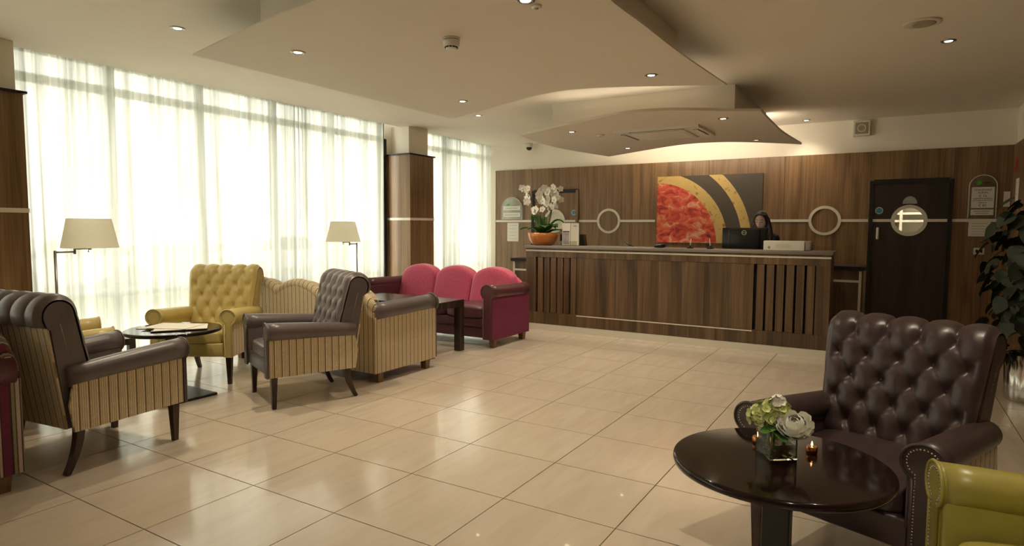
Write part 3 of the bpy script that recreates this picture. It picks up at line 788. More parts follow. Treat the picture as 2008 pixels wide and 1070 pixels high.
# ------------------------------------------------------------------ floor lamps
def lamp(px, py, shade, r0, r1, z0, z1, label):
    t = empty('floor_lamp', (px, py, 0), 0, label, 'lamp', 'swing-arm floor lamps')
    q = MB(); q.lathe([(.14,0),(.14,.012),(.12,.022),(.02,.03)], n=32); q.build('base', M['chrome'], t)
    zt = z0-.02
    q = MB(); q.tube([(0,0,.02),(0,0,zt)], .011, 10); q.build('pole', M['chrome'], t)
    dx, dy = shade[0]-px, shade[1]-py
    q = MB(); mx_, my_ = dx*.55, dy*.55
    q.tube([(0,0,zt-.015),(mx_,my_,zt-.015)], .008, 8); q.tube([(mx_,my_,zt-.035),(mx_,my_,zt+.03)], .011, 8); q.tube([(mx_,my_,zt+.012),(dx,dy,zt+.012)], .008, 8); q.tube([(dx,dy,zt),(dx,dy,z0+.12)], .012, 8)
    q.build('swing_arm', M['chrome'], t)
    q = MB(); q.lathe([(r0,z0),(r1,z1)], (dx,dy,0), 48, False, False)
    V0 = len(q.v); s_ = q.build('lamp_shade', M['shade'], t)
    
    q = MB(); q.lathe([(.02,0),(.032,.05),(.02,.1),(.005,.115)], (dx,dy,z0+.12), 16); q.build('bulb', M['white'], t)
    q = MB(); q.tube([(dx+.03,dy-.03,z0+.12),(dx+.03,dy-.03,z0-.03)], .003, 5); q.tube([(dx+.03,dy-.03,z0-.03),(dx+.03,dy-.03,z0-.04)], .006, 6); q.build('pull_switch', M['chrome'], t)
lamp(-6.40, 2.645, (-6.40, 2.935), .232, .178, 1.295, 1.565, 'floor lamp with cream shade behind the left taupe armchair')
lamp(-6.55, 6.49, (-6.52, 6.205), .235, .165, 1.295, 1.575, 'floor lamp with cream shade between the far sofas')

# ------------------------------------------------------------------ reception desk
dk = empty('reception_desk', (-2.605, 8.03, 0), 0, 'long dark oak reception desk with stone top and cream inlay lines', 'desk')
X0, X1 = -2.025, 2.025   # local x
DW = M['oakdesk']
q = MB(); q.box(X0+.03, X1-.03, .055, .42, .02, 1.17); q.build('carcass', M['darkgap'], dk)
q = MB(); q.box(X0, X0+.03, .03, .47, 0, 1.20); q.build('end_panel', DW, dk)
q = MB(); q.box(X1-.03, X1, .03, .47, 0, 1.20); q.build('end_panel', DW, dk)
q = MB(); q.box(X0, X1, -.006, .06, 0, .088); q.build('plinth', M['white'], dk)
q = MB(); q.box(X0, X1, 0, .06, .09, .262); q.build('bottom_rail', DW, dk)
q = MB(); q.box(X0, X1, 0, .06, 1.075, 1.20); q.build('top_rail', DW, dk)
for a, b_ in ((X0, -1.865), (-1.195, 1.185), (1.875, X1)):
    if b_-a < .5:
        q = MB(); q.box(-(b_-a)/2, (b_-a)/2, 0, .06, .263, 1.074); q.build('front_panel', DW, dk, ((a+b_)/2, 0, 0))
    else:
        n = 4
        for k in range(n):
            wd = (b_-a)/n; q = MB(); q.box(-wd/2+.0008, wd/2-.0008, .004, .06, .263, 1.074); q.build('front_panel', DW, dk, (a+wd*(k+.5), 0, 0))
sm_ = MB(); sm_.rbox(-.043, .043, 0, .05, .263, 1.074, .003, 1); sme = sm_.mesh('slat'); sme.materials.append(DW)
for a, b_ in ((-1.865, -1.195), (1.185, 1.875)):
    n = 6; step = (b_-a-.025)/n
    for k in range(n): link('slat', sme, None, dk, (a+.025+step*(k+.5)-.0125+.0125, .004, 0))
q = MB(); q.box(X0-.002, X1+.002, -.005, .02, 1.158, 1.180); q.build('inlay_strip', M['inlay'], dk)
q = MB(); q.box(-1.195, 1.185, -.004, .02, .243, .256); q.build('inlay_strip', M['inlay'], dk)
q = MB(); q.rbox(X0-.02, X1+.02, -.025, .50, 1.20, 1.242, .006, 2); q.build('stone_top', M['stone'], dk)
q = MB(); q.box(X0+.04, X1-.04, .43, .95, .82, .86); q.build('inner_worktop', M['wenge2'], dk)
ZT = 1.242
# side counters behind the desk
def side_counter(x0, x1, y0, y1, z, post, label):
    t = empty('side_counter', ((x0+x1)/2, (y0+y1)/2, 0), 0, label, 'counter'); a, b_ = (x1-x0)/2, (y1-y0)/2
    q = MB(); q.box(-a, a, -b_, b_, 0, z-.05); q.build('cabinet', M['oakdesk'], t)
    q = MB(); q.box(-a-.04, a+.04, -b_-.03, b_, z-.05, z); q.build('counter_top', M['blackwood'], t)
    q = MB(); q.box(-a, a, -b_-.005, -b_, z-.205, z-.175); q.build('inlay_strip', M['inlay'], t)
    px_ = a-.03 if post > 0 else -a
    q = MB(); q.box(px_, px_+.03, -b_-.006, -b_, 0, z-.06); q.build('inlay_post', M['inlay'], t)
side_counter(-1.2, -.30, 9.02, 9.6, 1.03, 1, 'low dark counter at the right end of the reception desk')
side_counter(-5.45, -4.75, 9.02, 9.6, .99, -1, 'low dark counter at the left end behind the reception desk')

# ------------------------------------------------------------------ painting
def painting_mat():
    m, nt, b = newmat('abstract_canvas'); N = nt.nodes; L = nt.links
    tc = N.new('ShaderNodeTexCoord'); sp = N.new('ShaderNodeSeparateXYZ'); L.new(tc.outputs['Object'], sp.inputs[0])
    cb_ = N.new('ShaderNodeCombineXYZ'); L.new(sp.outputs['X'], cb_.inputs['X']); L.new(sp.outputs['Z'], cb_.inputs['Y'])
    ln = N.new('ShaderNodeVectorMath'); ln.operation = 'LENGTH'; L.new(cb_.outputs[0], ln.inputs[0])
    # red field
    mp = N.new('ShaderNodeMapping'); mp.inputs['Scale'].default_value = (5, 1, 7); L.new(tc.outputs['Object'], mp.inputs['Vector'])
    n1 = N.new('ShaderNodeTexNoise'); n1.inputs['Scale'].default_value = 1.3; n1.inputs['Detail'].default_value = 6; n1.inputs['Distortion'].default_value = 1.2; L.new(mp.outputs[0], n1.inputs['Vector'])
    r1 = N.new('ShaderNodeValToRGB'); e = r1.color_ramp.elements
    e[0].position = .28; e[0].color = (.14,.03,.03,1); e[1].position = .38; e[1].color = (.52,.05,.04,1)
    for p, c in ((.48,(.72,.10,.055,1)),(.57,(.74,.19,.10,1)),(.68,(.80,.45,.30,1))): k = e.new(p); k.color = c
    L.new(n1.outputs['Fac'], r1.inputs['Fac'])
    # gold with cracks
    n2 = N.new('ShaderNodeTexNoise'); n2.inputs['Scale'].default_value = 14; n2.inputs['Detail'].default_value = 5; L.new(tc.outputs['Object'], n2.inputs['Vector'])
    r2__ = N.new('ShaderNodeValToRGB'); r2__.color_ramp.elements[0].position = .30; r2__.color_ramp.elements[0].color = (.33,.19,.05,1); r2__.color_ramp.elements[1].position = .42; r2__.color_ramp.elements[1].color = (.66,.47,.17,1); L.new(n2.outputs['Fac'], r2__.inputs['Fac'])
    g_ = (.085,.068,.052,1)
    def lt(v):
        x = N.new('ShaderNodeMath'); x.operation = 'LESS_THAN'; L.new(ln.outputs['Value'], x.inputs[0]); x.inputs[1].default_value = v; return x.outputs[0]
    def mix(fac, a, b2):
        x = N.new('ShaderNodeMix'); x.data_type = 'RGBA'; L.new(fac, x.inputs['Factor'])
        for key, v in (('A', a), ('B', b2)):
            if isinstance(v, tuple): x.inputs[key].default_value = v
            else: L.new(v, x.inputs[key])
        return x.outputs['Result']
    c_ = mix(lt(1.545), g_, r2__.outputs['Color']); c_ = mix(lt(1.40), c_, g_); c_ = mix(lt(1.175), c_, r2__.outputs['Color']); c_ = mix(lt(1.0), c_, r1.outputs['Color'])
    L.new(c_, b.inputs['Base Color']); b.inputs['Roughness'].default_value = .55
    return m
q = MB(); q.box(0, 1.69, -.02, .015, 0, 1.11); pt = q.build('abstract_painting', painting_mat(), None, (-3.445, 10.462, 1.265))
tag(pt, 'abstract canvas with red quarter disc and two gold arcs on the back wall', 'painting')

# ------------------------------------------------------------------ signs and notices on walls
def arch_sign(x0, x1, z0, z1, label, plates, green):
    cx_ = (x0+x1)/2; R = (x1-x0)/2; zc = z1-R
    t = empty('arched_sign', (cx_, 10.47, z0), 0, label, 'sign')
    P = [(R*math.cos(k*PI/20), zc-z0+R*math.sin(k*PI/20)) for k in range(21)]+[(-R, 0), (R, 0)]
    q = MB(); q.prism(P, 'y', -.012, 0); q.build('acrylic_plate', M['acrylic'], t)
    q = MB(); q.tube([(x, -.012, z) for x, z in P[:21]+[(-R,0)]], .006, 6); q.tube([(R,-.012,0),(R,-.012,zc-z0)], .006, 6); q.build('plate_rim', M['white'], t)
    q = MB(); q.lathe([(R*.20,0),(R*.20,.004)], n=20, rf=lambda a: 1+.12*math.cos(4*a)); q.build('green_emblem', M['green_print'], t, (-R*.32, -.012, zc-z0+R*.30), (PI/2,0,0))
    q = MB(); q.box(R*.0, R*.48, -.016, -.012, zc-z0+R*.24, zc-z0+R*.34); q.build('emblem_wording', M['ink'], t)
    for (a, b_, lines) in plates:
        p = MB(); p.box(-R*.82, R*.82, -.018, -.012, a, b_); pl = p.build('notice_plate', M['paper'], t)
        for (zz, body, size) in lines:
            if body is None:
                l = MB(); l.box(-size/2, size/2, -.0195, -.018, zz-.003, zz+.003); l.build('ruled_line', M['ink'], pl)
            else:
                link('lettering', textmesh(body, size), M['ink'], pl, (0, -.0188, zz), (PI/2,0,0))
    return t
arch_sign(-6.60, -6.125, 1.66, 2.09, 'arched acrylic sign with two white plates on the left panel', [(.05,.135,[(.09,None,.30)]),(.18,.265,[(.22,None,.26)])], 1)
arch_sign(.875, 1.175, 1.66, 2.235, 'arched acrylic price sign on the dark panel right of the door', [(.04,.115,[(.092,None,.18),(.065,None,.14)]),(.135,.415,[(.375,'STANDARD',.036),(.338,'ROOM',.036),(.290,'€ 75',.046),(.262,None,.20),(.235,'DOUBLE ROOM',.030),(.205,None,.09),(.168,'€ 85',.046)])], 0)
def notice(x, y, z, w_, h_, label, lines=5, rot=0, mat='paper', cat='notice'):
    t = empty('wall_notice', (x, y, z), rot, label, cat)
    q = MB(); q.box(-w_/2, w_/2, -.004, 0, -h_/2, h_/2); q.build('sheet', M[mat], t)
    for k in range(lines):
        q = MB(); q.box(-w_*.36, w_*(.36-.1*(k%2)), -.005, -.004, h_*(.36-.72*k/max(1,lines-1))-.003, h_*(.36-.72*k/max(1,lines-1))+.003); q.build('text_line', plain('faint_print', (.45,.43,.38), .7) if k == 0 else bpy.data.materials['faint_print'], t)
notice(-6.35, 10.488, 1.415, .26, .36, 'white framed notice below the left arched sign')
notice(1.01, 10.488, 1.515, .24, .20, 'pale printed notice below the price sign')
notice(1.285, 10.488, 1.91, .07, .20, 'small pale card in the corner by the price sign', 0)
notice(1.330, 10.22, 2.335, .16, .16, 'small red notice high on the side wall', 0, -PI/2, 'red_print')
notice(1.328, 10.02, 1.95, .22, .40, 'white leaflets hanging on the side wall behind the plant', 3, -PI/2)
t = empty('light_switch', (1.02, 10.488, 1.215), 0, 'white double light switch on the dark panel', 'switch')
q = MB(); q.rbox(-.06, .06, -.012, 0, -.045, .045, .004, 1); q.build('switch_plate', M['white'], t)
for s_ in (-1, 1):
    q = MB(); q.box(s_*.025-.012, s_*.025+.012, -.018, -.012, -.02, .02); q.build('rocker', M['black'], t)
t = empty('wall_loudspeaker', (-.433, 10.515, 2.965), 0, 'square white loudspeaker high on the wall above the right door', 'loudspeaker')
q = MB(); q.rbox(-.11, .11, -.06, 0, -.11, .11, .006, 1); q.build('cabinet', M['white'], t)
q = MB(); q.rbox(-.082, .082, -.066, -.058, -.082, .082, .003, 1); q.build('grille', plain('speaker_cloth', (.30,.27,.20), .8, noise=.3, nscale=200), t)
q = MB(); q.ring((0,0), .045, .055, 'y', -.068, -.06, 28); q.build('cone_ring', M['white'], t)
t = empty('dome_camera', (-5.95, 10.40, 3.09), 0, 'small black dome security camera near the far ceiling', 'camera')
q = MB(); q.lathe([(.06,-.07),(.07,-.03),(.07,.01)], n=24); q.build('housing', M['white'], t)
q = MB(); q.lathe([(.005,-.125),(.03,-.118),(.048,-.10),(.055,-.07)], n=24); q.build('dome', M['black'], t)

# ------------------------------------------------------------------ ceiling fittings
def downlight(x, y, z, label, power=1.0, lit=True, tilt=None):
    t = empty('ceiling_downlight', (x, y, z), 0, label, 'downlight', 'recessed ceiling downlights')
    q = MB(); q.lathe([(.034,-.001),(.040,-.008),(.056,-.006),(.058,.0)], n=28, cap0=False, cap1=False); q.build('trim_ring', M['chrome'], t)
    q = MB(); q.lathe([(.029,0),(.029,.004)], (0,0,-.005), 24); q.build('lamp_face', M['lamp_on'] if lit else M['lamp_dim'], t)
    if lit:
        l = bpy.data.lights.new('downlight_beam', 'SPOT'); l.energy = SPOT_W*power; l.color = (1,.85,.63); l.spot_size = math.radians(110); l.spot_blend = 1.0; l.shadow_soft_size = .03
        o = bpy.data.objects.new('downlight_beam', l); COL.objects.link(o); o.parent = t; o.location = (0,0,-.02)
downlight(-5.015, 3.015, ZC, 'downlight in the ceiling nearest the window, above the mustard armchair')
downlight(-5.118, 7.48, ZC, 'downlight in the far ceiling beyond the lounge raft corner')
downlight(-1.14, 10.20, ZC, 'downlight close to the back wall right of the reception raft', .3)
downlight(.346, 6.55, ZC, 'downlight in the dark ceiling at the upper right', .2)
downlight(-3.963, 3.334, 2.84, 'downlight at the left corner of the large ceiling raft')
downlight(-3.955, 5.482, 2.84, 'downlight at the far left corner of the large ceiling raft')
downlight(-1.857, 5.391, 2.84, 'downlight at the far right corner of the large ceiling raft')
downlight(-1.905, 3.275, 2.84, 'downlight at the top edge of the picture on the large raft')
downlight(-3.524, 7.246, 2.72, 'downlight at the left tip of the reception raft')
downlight(-3.488, 9.123, 2.72, 'downlight at the near-wall left corner of the reception raft')
downlight(-1.648, 7.207, 2.72, 'downlight at the front right of the reception raft')
downlight(-1.64, 9.146, 2.72, 'unlit downlight at the rear right of the reception raft', 1, False)
downlight(.35, 3.0, ZC, 'added downlight, out of view above the dark brown armchair', 1.1)  # this one and the next are added, unseen, to light the foreground
downlight(.35, .9, ZC, 'added downlight, out of view nearest the viewpoint, over the olive armchair', 1.3)
# smoke detector, sensors, ceiling speaker
t = empty('smoke_detector', (-2.731, 3.65, 2.84), 0, 'white round smoke detector on the large ceiling raft', 'smoke detector')
q = MB(); q.lathe([(.062,0),(.062,-.012)], n=32); q.build('base', M['white'], t)
q = MB(); q.lathe([(.056,-.013),(.056,-.016)], n=32); q.build('gap_ring', M['darkgap'], t)
q = MB(); q.lathe([(.058,-.016),(.060,-.022),(.058,-.052),(.044,-.060),(.040,-.074),(.030,-.080)], n=32); hd = q.build('head', M['white'], t)
for k in range(12):
    an = 2*PI*k/12; q = MB(); q.box(-.004,.004,-.008,.008,-.004,.004); q.build('vent_slot', M['darkgap'], hd, (.0425*math.cos(an), .0425*math.sin(an), -.066), (0,0,an))
t = empty('ceiling_sensor', (-1.892, 3.386, 2.84), 0, 'tiny round sensor beside the downlight at the top edge', 'sensor')
q = MB(); q.lathe([(.032,0),(.032,-.010),(.02,-.016)], n=24); q.build('rim', M['white'], t)
q = MB(); q.lathe([(.014,-.016),(.010,-.022)], n=16); q.build('lens', M['chrome'], t)
t = empty('ceiling_sensor', (-3.307, 7.667, 2.72), 0, 'flat white sensor left of the air conditioning cassette', 'sensor')
q = MB(); q.lathe([(.05,0),(.05,-.018),(.035,-.026)], n=24); q.build('rim', M['white'], t)
q = MB(); q.lathe([(.02,-.026),(.012,-.034)], n=16); q.build('lens', M['white'], t)
t = empty('ceiling_loudspeaker', (.134, 5.877, ZC), 0, 'round flush loudspeaker in the dark ceiling at the upper right', 'loudspeaker')
q = MB(); q.lathe([(.13,0),(.13,-.010),(.115,-.014)], n=40); q.build('rim', M['raft'], t)
q = MB(); q.lathe([(.115,-.012),(.06,-.018),(.005,-.019)], n=40); q.build('grille', plain('ceiling_grille', (.42,.36,.28), .8, noise=.3, nscale=150), t)
# air conditioning cassette
t = empty('air_conditioning_cassette', (-2.51, 7.85, 2.72), 0, 'cream air conditioning cassette under the reception raft', 'air conditioner')
a, b_ = .53, .41
q = MB(); q.prism([(-a,-b_),(a,-b_),(a,b_),(-a,b_)], 'z', -.035, -.0005); q.build('surround', M['white'], t)
q = MB(); q.rbox(-.34, .34, -.27, .27, -.055, -.03, .01, 2); gr = q.build('intake_grille', M['white'], t)
for k in range(9):
    y = -.22+.055*k; q = MB(); q.box(-.30,.30,y,y+.018,-.058,-.054); q.build('grille_slat', M['raft'], gr)
for (x0, x1, y0, y1) in ((-.34,.34,-.375,-.315),(-.34,.34,.315,.375),(-.49,-.43,-.27,.27),(.43,.49,-.27,.27)):
    q = MB(); q.box(x0, x1, y0, y1, -.037, -.033); q.build('air_slot', M['darkgap'], t)
    q = MB(); q.box(x0+.01, x1-.01, y0+.012, y1-.018, -.045, -.036); q.build('air_vane', M['white'], t)

# ------------------------------------------------------------------ things on the desk
def orchid():
    rr = random.Random(5)
    t = empty('potted_orchid', (-4.46, 8.24, ZT), 0, 'white orchid in a ribbed copper bowl at the left end of the desk', 'plant')
    rf = lambda an: 1+.025*abs(math.sin(8*an))
    q = MB(); q.lathe([(.125,0),(.16,.015),(.195,.07),(.217,.13),(.224,.185),(.215,.185),(.205,.15)], n=96, cap1=False, rf=rf); q.build('bowl', M['copper'], t)
    q = MB(); q.lathe([(.206,.16),(.12,.17),(.01,.172)], n=32); q.build('soil', M['soil'], t)
    # leaves
    for (an, ln, lift, wd) in ((3.3,.34,.10,.065),(2.2,.22,.26,.05),(.25,.30,.22,.05),(.0,.32,.07,.06),(1.2,.22,.12,.05),(4.2,.24,.10,.055),(5.3,.26,.13,.055),(5.9,.30,.15,.05),(2.75,.26,.30,.045)):
        q = MB(); V = []; F = []; n = 8
        for k in range(n+1):
            s_ = k/n; w_ = 1.45*wd*math.sin(PI*(.10+.88*s_))**.6*(1 if s_ < .97 else .3); r_ = .03+ln*s_; zz = .16+lift*math.sin(s_*PI*.75)
            for e, dz in ((-1,.012),(0,-.006),(1,.012)): V.append((r_*math.cos(an)-e*w_*math.sin(an), r_*math.sin(an)+e*w_*math.cos(an), zz+dz))
        for k in range(n):
            for e in (0,1): a_ = 3*k+e; F.append([a_, a_+1, a_+4, a_+3])
        q.add(V, F, True); o = q.build('leaf', M['leaf'], t); o.modifiers.new('thickness','SOLIDIFY').thickness = .004
    # flower mesh
    q = MB()
    for k in range(5):
        an = 2*PI*k/5+PI/2; wd = .026 if k in (1,4) else .019
        V = [(0,0,0)]; 
        for m_ in range(7):
            u = m_/6; ww = wd*math.sin(PI*(.12+.8*u)); r_ = .008+.042*u
            V += [(r_*math.cos(an)-ww*math.sin(an), -.006*u, r_*math.sin(an)+ww*math.cos(an)), (r_*math.cos(an)+ww*math.sin(an), -.006*u, r_*math.sin(an)-ww*math.cos(an))]
        F = [[0,1,2]]+[[1+2*m_, 3+2*m_, 4+2*m_, 2+2*m_] for m_ in range(6)]
        q.add(V, F, True)
    q.soft((0,-.010,-.004), (.008,.010,.010), 3, 2)
    fm = q.mesh('flower'); fm.materials.append(M['petal'])
    stems = [((-.10,.0,.17),(-.19,.0,.60),(-.24,-.02,.80),(-.30,-.03,.84)), ((-.04,.02,.17),(-.07,.02,.50),(-.10,0,.70),(-.14,-.02,.60)), ((.02,.0,.17),(.01,.0,.55),(.0,0,.80),(.06,-.02,.86)), ((.05,.03,.17),(.12,.03,.50),(.17,0,.78),(.10,-.03,.84)), ((.06,-.02,.17),(.15,-.03,.55),(.22,-.03,.80),(.28,-.04,.76))]
    for P in stems:
        q = MB(); q.tube([(p[0], p[1], p[2]) for p in [tuple(Vector(c)) for c in catm3(P, 6)]], .0065, 6); q.build('stem', M['stem'], t)
    spots = []
    for (cx_, cz_, n, sx, sz) in ((-.29,.80,4,.05,.06),(-.23,.68,3,.05,.06),(-.12,.56,3,.04,.06),(.03,.74,8,.07,.11),(.15,.74,10,.10,.13),(.27,.74,7,.06,.10),(.10,.58,4,.12,.05),(.02,.83,3,.04,.03)):
        for k in range(n): spots.append((cx_+rr.uniform(-sx,sx), -.05+rr.uniform(-.06,.04), cz_+rr.uniform(-sz,sz)))
    for s_ in spots: 
        o = link('flower', fm, None, t, s_, (rr.uniform(-.4,.4), rr.uniform(-.6,.6), rr.uniform(-.9,.9))); k = rr.uniform(.95,1.35); o.scale = (k,k,k)
    return t
def catm3(P, n):
    out = []
    for i in range(len(P)-1):
        p0 = P[max(i-1,0)]; p1 = P[i]; p2 = P[i+1]; p3 = P[min(i+2,len(P)-1)]
        for k in range(n):
            s_ = k/n
            out.append(tuple(.5*((2*p1[q])+(-p0[q]+p2[q])*s_+(2*p0[q]-5*p1[q]+4*p2[q]-p3[q])*s_*s_+(-p0[q]+3*p1[q]-3*p2[q]+p3[q])*s_**3) for q in range(3)))
    out.append(tuple(P[-1])); return out
orchid()
# black box file and leaflet holder
t = empty('box_file', (-4.06, 8.44, ZT), 0, 'black box file standing behind the leaflet holder on the desk', 'box file')
q = MB(); q.prism([(-.19,0),(.21,0),(.185,.165),(-.19,.165)], 'y', -.05, .05); q.build('case', M['black'], t)
q = MB(); q.box(-.12,.1,-.053,-.05,.03,.1); q.build('spine_label', M['blackmetal'], t)
t = empty('leaflet_holder', (-3.985, 8.17, ZT), 0, 'clear holder with two tall leaflets beside the orchid', 'leaflet holder')
q = MB(); q.box(-.14,.14,-.05,.05,0,.006); q.box(-.14,.14,.035,.04,0,.30); q.box(-.14,.14,-.05,-.046,0,.07); q.build('acrylic_stand', M['acrylic'], t)
M['leafletA'] = plain('leaflet_photo', (.42,.33,.38), .4, noise=.8, nscale=16)
q = MB(); q.box(-.132,-.006,.02,.033,.008,.33); lf = q.build('leaflet', M['paper'], t)
q = MB(); q.box(-.122,-.016,.018,.02,.02,.20); q.build('leaflet_picture', M['leafletA'], lf)
q = MB(); q.box(-.122,-.016,.018,.02,.20,.215); q.build('leaflet_band', M['ink'], lf)
q = MB(); q.box(.004,.132,.02,.033,.008,.33); lf = q.build('leaflet', plain('cream_leaflet', (.66,.62,.52), .5), t)
q = MB(); q.box(.05,.10,.018,.02,.275,.300); q.build('leaflet_logo', plain('grey_print', (.4,.37,.32), .6), lf)
# pens on stands
def pen_stand(x, y, tilt, label, col):
    t = empty('counter_pen', (x, y, ZT), 0, label, 'pen')
    q = MB(); q.lathe([(.045,0),(.045,.008),(.018,.018),(.014,.04)], n=20); q.build('base', M['acrylic'] if col == 'acrylic' else M['black'], t)
    q = MB(); q.tube([(0,0,.02),(tilt*.5,0,.07),(tilt,0,.13)], [.004,.006,.005], 8); q.build('barrel', M[col] if col != 'acrylic' else M['white'], t)
pen_stand(-2.245, 8.18, .012, 'white pen upright on the desk below the painting', 'white')
pen_stand(-1.985, 8.18, -.012, 'white pen on a black base left of the monitor', 'white')
t = empty('counter_pen', (-3.14, 8.18, ZT), 0, 'black pen leaning in a clear holder at the desk middle', 'pen')
q = MB(); q.rbox(-.06,.06,-.03,.03,0,.012,.003,1); q.box(-.055,-.050,-.02,.02,.012,.11); q.build('base', M['acrylic'], t)
q = MB(); q.tube([(.12,0,.012),(.06,0,.03),(-.03,0,.09)], [.006,.010,.006], 8); q.build('barrel', M['black'], t)
t = empty('card_terminal', (-2.66, 8.22, ZT), 0, 'small black card terminal lying on the desk below the painting', 'card terminal')
q = MB(); q.soft((0,0,.024), (.075,.06,.024), 6, 4, lambda x,y,z: (x,y,z*(1+.25*(x/.075)))); q.build('case', M['black'], t)
q = MB(); q.box(-.045,.02,-.03,.03,.042,.047); q.build('keypad', M['chrome'], t)
# white document tray / box
t = empty('document_tray', (-1.07, 8.20, ZT), 0, 'cream document box with printed front right of the monitor', 'box')
q = MB(); q.rbox(-.265,.195,-.07,.14,.0,.115,.004,1); q.build('box', M['white'], t)
q = MB(); q.rbox(.197,.265,-.06,.14,.0,.115,.012,2); q.build('end_cap', plain('grey_beige', (.34,.28,.24), .5), t)
for k in range(4):
    q = MB(); q.box(-.12,.06-.02*(k%2),-.0715,-.070,.03+.014*k,.034+.014*k); q.build('printed_line', bpy.data.materials['faint_print'], t)
q = MB(); q.lathe([(.016,0),(.016,.002)], n=16); q.build('printed_mark', plain('olive_print', (.28,.28,.17), .6), t, (-.20,-.0705,.035), (PI/2,0,0))
# monitor (its back to the hall) standing on the inner worktop
t = empty('computer_monitor', (-1.655, 8.64, .86), 0, 'black computer monitor seen from behind on the reception desk', 'monitor')
q = MB(); q.rbox(-.285,.285,-.02,.02,.30,.655,.008,2); q.rbox(-.20,.20,-.045,-.015,.36,.64,.012,2); q.build('housing', M['black'], t)
q = MB(); q.box(-.265,.265,.0195,.021,.32,.635); q.build('screen', emis('lit_screen', (.55,.6,.65), .6), t)
q = MB(); q.box(-.04,.04,-.03,.0,.02,.36); q.build('stand', M['black'], t)
q = MB(); q.rbox(-.13,.13,-.10,.10,0,.02,.005,1); q.build('foot', M['black'], t)
q = MB(); q.ring((0,0), .025, .031, 'y', -.049, -.044, 28); lg = q.build('logo_ring', M['white'], t, (.0,0,.59))
link('logo_lettering', textmesh('DELL', .022), M['white'], lg, (0,-.0475,0), (PI/2,0,0))

# ------------------------------------------------------------------ flower vase on the right table
def petal_surface(q, base, direction, upv, ln, wd, cup, n=5, m=4):
    D = Vector(direction).normalized(); U = Vector(upv); U = (U-D*U.dot(D)).normalized(); S_ = D.cross(U)
    V = []; F = []
    for i in range(n+1):
        s_ = i/n; w_ = wd*math.sin(PI*(.15+.75*s_))**.8
        for j in range(m+1):
            e = -1+2*j/m
            p = Vector(base)+D*(ln*s_)+S_*(w_*e)+U*(cup*(s_*s_)*ln+.25*w_*e*e)
            V.append(tuple(p))
    for i in range(n):
        for j in range(m):
            a_ = i*(m+1)+j; F.append([a_, a_+1, a_+m+2, a_+m+1])
    q.add(V, F, True)
rr = random.Random(21)
vz = .611
t = empty('flower_vase', (-.352, 2.585, vz), math.radians(37), 'small square glass vase with white and lime flowers on the glossy table', 'vase')
h = .055; H_ = .118; th = .005
q = MB(); q.box(-h,h,-h,h,0,.008)
q.box(-h,h,-h,-h+th,.008,H_); q.box(-h,h,h-th,h,.008,H_); q.box(-h,-h+th,-h+th,h-th,.008,H_); q.box(h-th,h,-h+th,h-th,.008,H_)
q.build('glass_body', M['vaseglass'], t)
q = MB(); q.box(-h+th,h-th,-h+th,h-th,.0085,.06); q.build('water', realglass('vase_water', (.93,.92,.78), 1.33), t)
q = MB()
for k in range(70):
    q.soft((rr.uniform(-.041,.043), rr.uniform(-.043,.043), .013+rr.uniform(0,.026)), (rr.uniform(.006,.010), rr.uniform(.006,.010), rr.uniform(.004,.007)), 2, 2.2)
o = q.build('pebbles', plain('amber_pebbles', (.34,.25,.10), .3, noise=.8, nscale=60), t); o['kind'] = 'stuff'
for (a, b_, c_) in ((-.02,.01,.0),(.02,-.01,.5),(.0,.02,.9)):
    q = MB(); q.tube([(a,b_,.015),(a*1.2,b_*1.2,.08),(a*1.6,b_*1.4,.135)], .005, 8); q.build('stem', plain('green_stem', (.25,.40,.06), .4) if c_ == 0 else bpy.data.materials['green_stem'], t)
for (d, l) in (((-.8,-.5,.1),.10),((.3,-.8,-.1),.09),((-.2,-.9,-.1),.10),((.8,.3,.1),.08)):
    q = MB(); petal_surface(q, (0,0,.115), d, (0,0,1), l, .028, -.15); o = q.build('leaf', M['leaf'], t); o.modifiers.new('thickness','SOLIDIFY').thickness = .0015
def hydrangea(c_, R, n):
    q = MB()
    for k in range(n):
        z = rr.uniform(-.35, 1); an = rr.uniform(0, 2*PI); s_ = math.sqrt(1-z*z); d = Vector((s_*math.cos(an), s_*math.sin(an), z))
        b0 = Vector(c_)+d*R*rr.uniform(.8,1.05); a1 = d.cross(Vector((.3,.5,.8))).normalized(); a2 = d.cross(a1)
        for m_ in range(4):
            t_ = PI/2*m_+rr.random(); petal_surface(q, b0, a1*math.cos(t_)+a2*math.sin(t_)+d*.35, d, .021, .0125, .2, 3, 2)
    return q
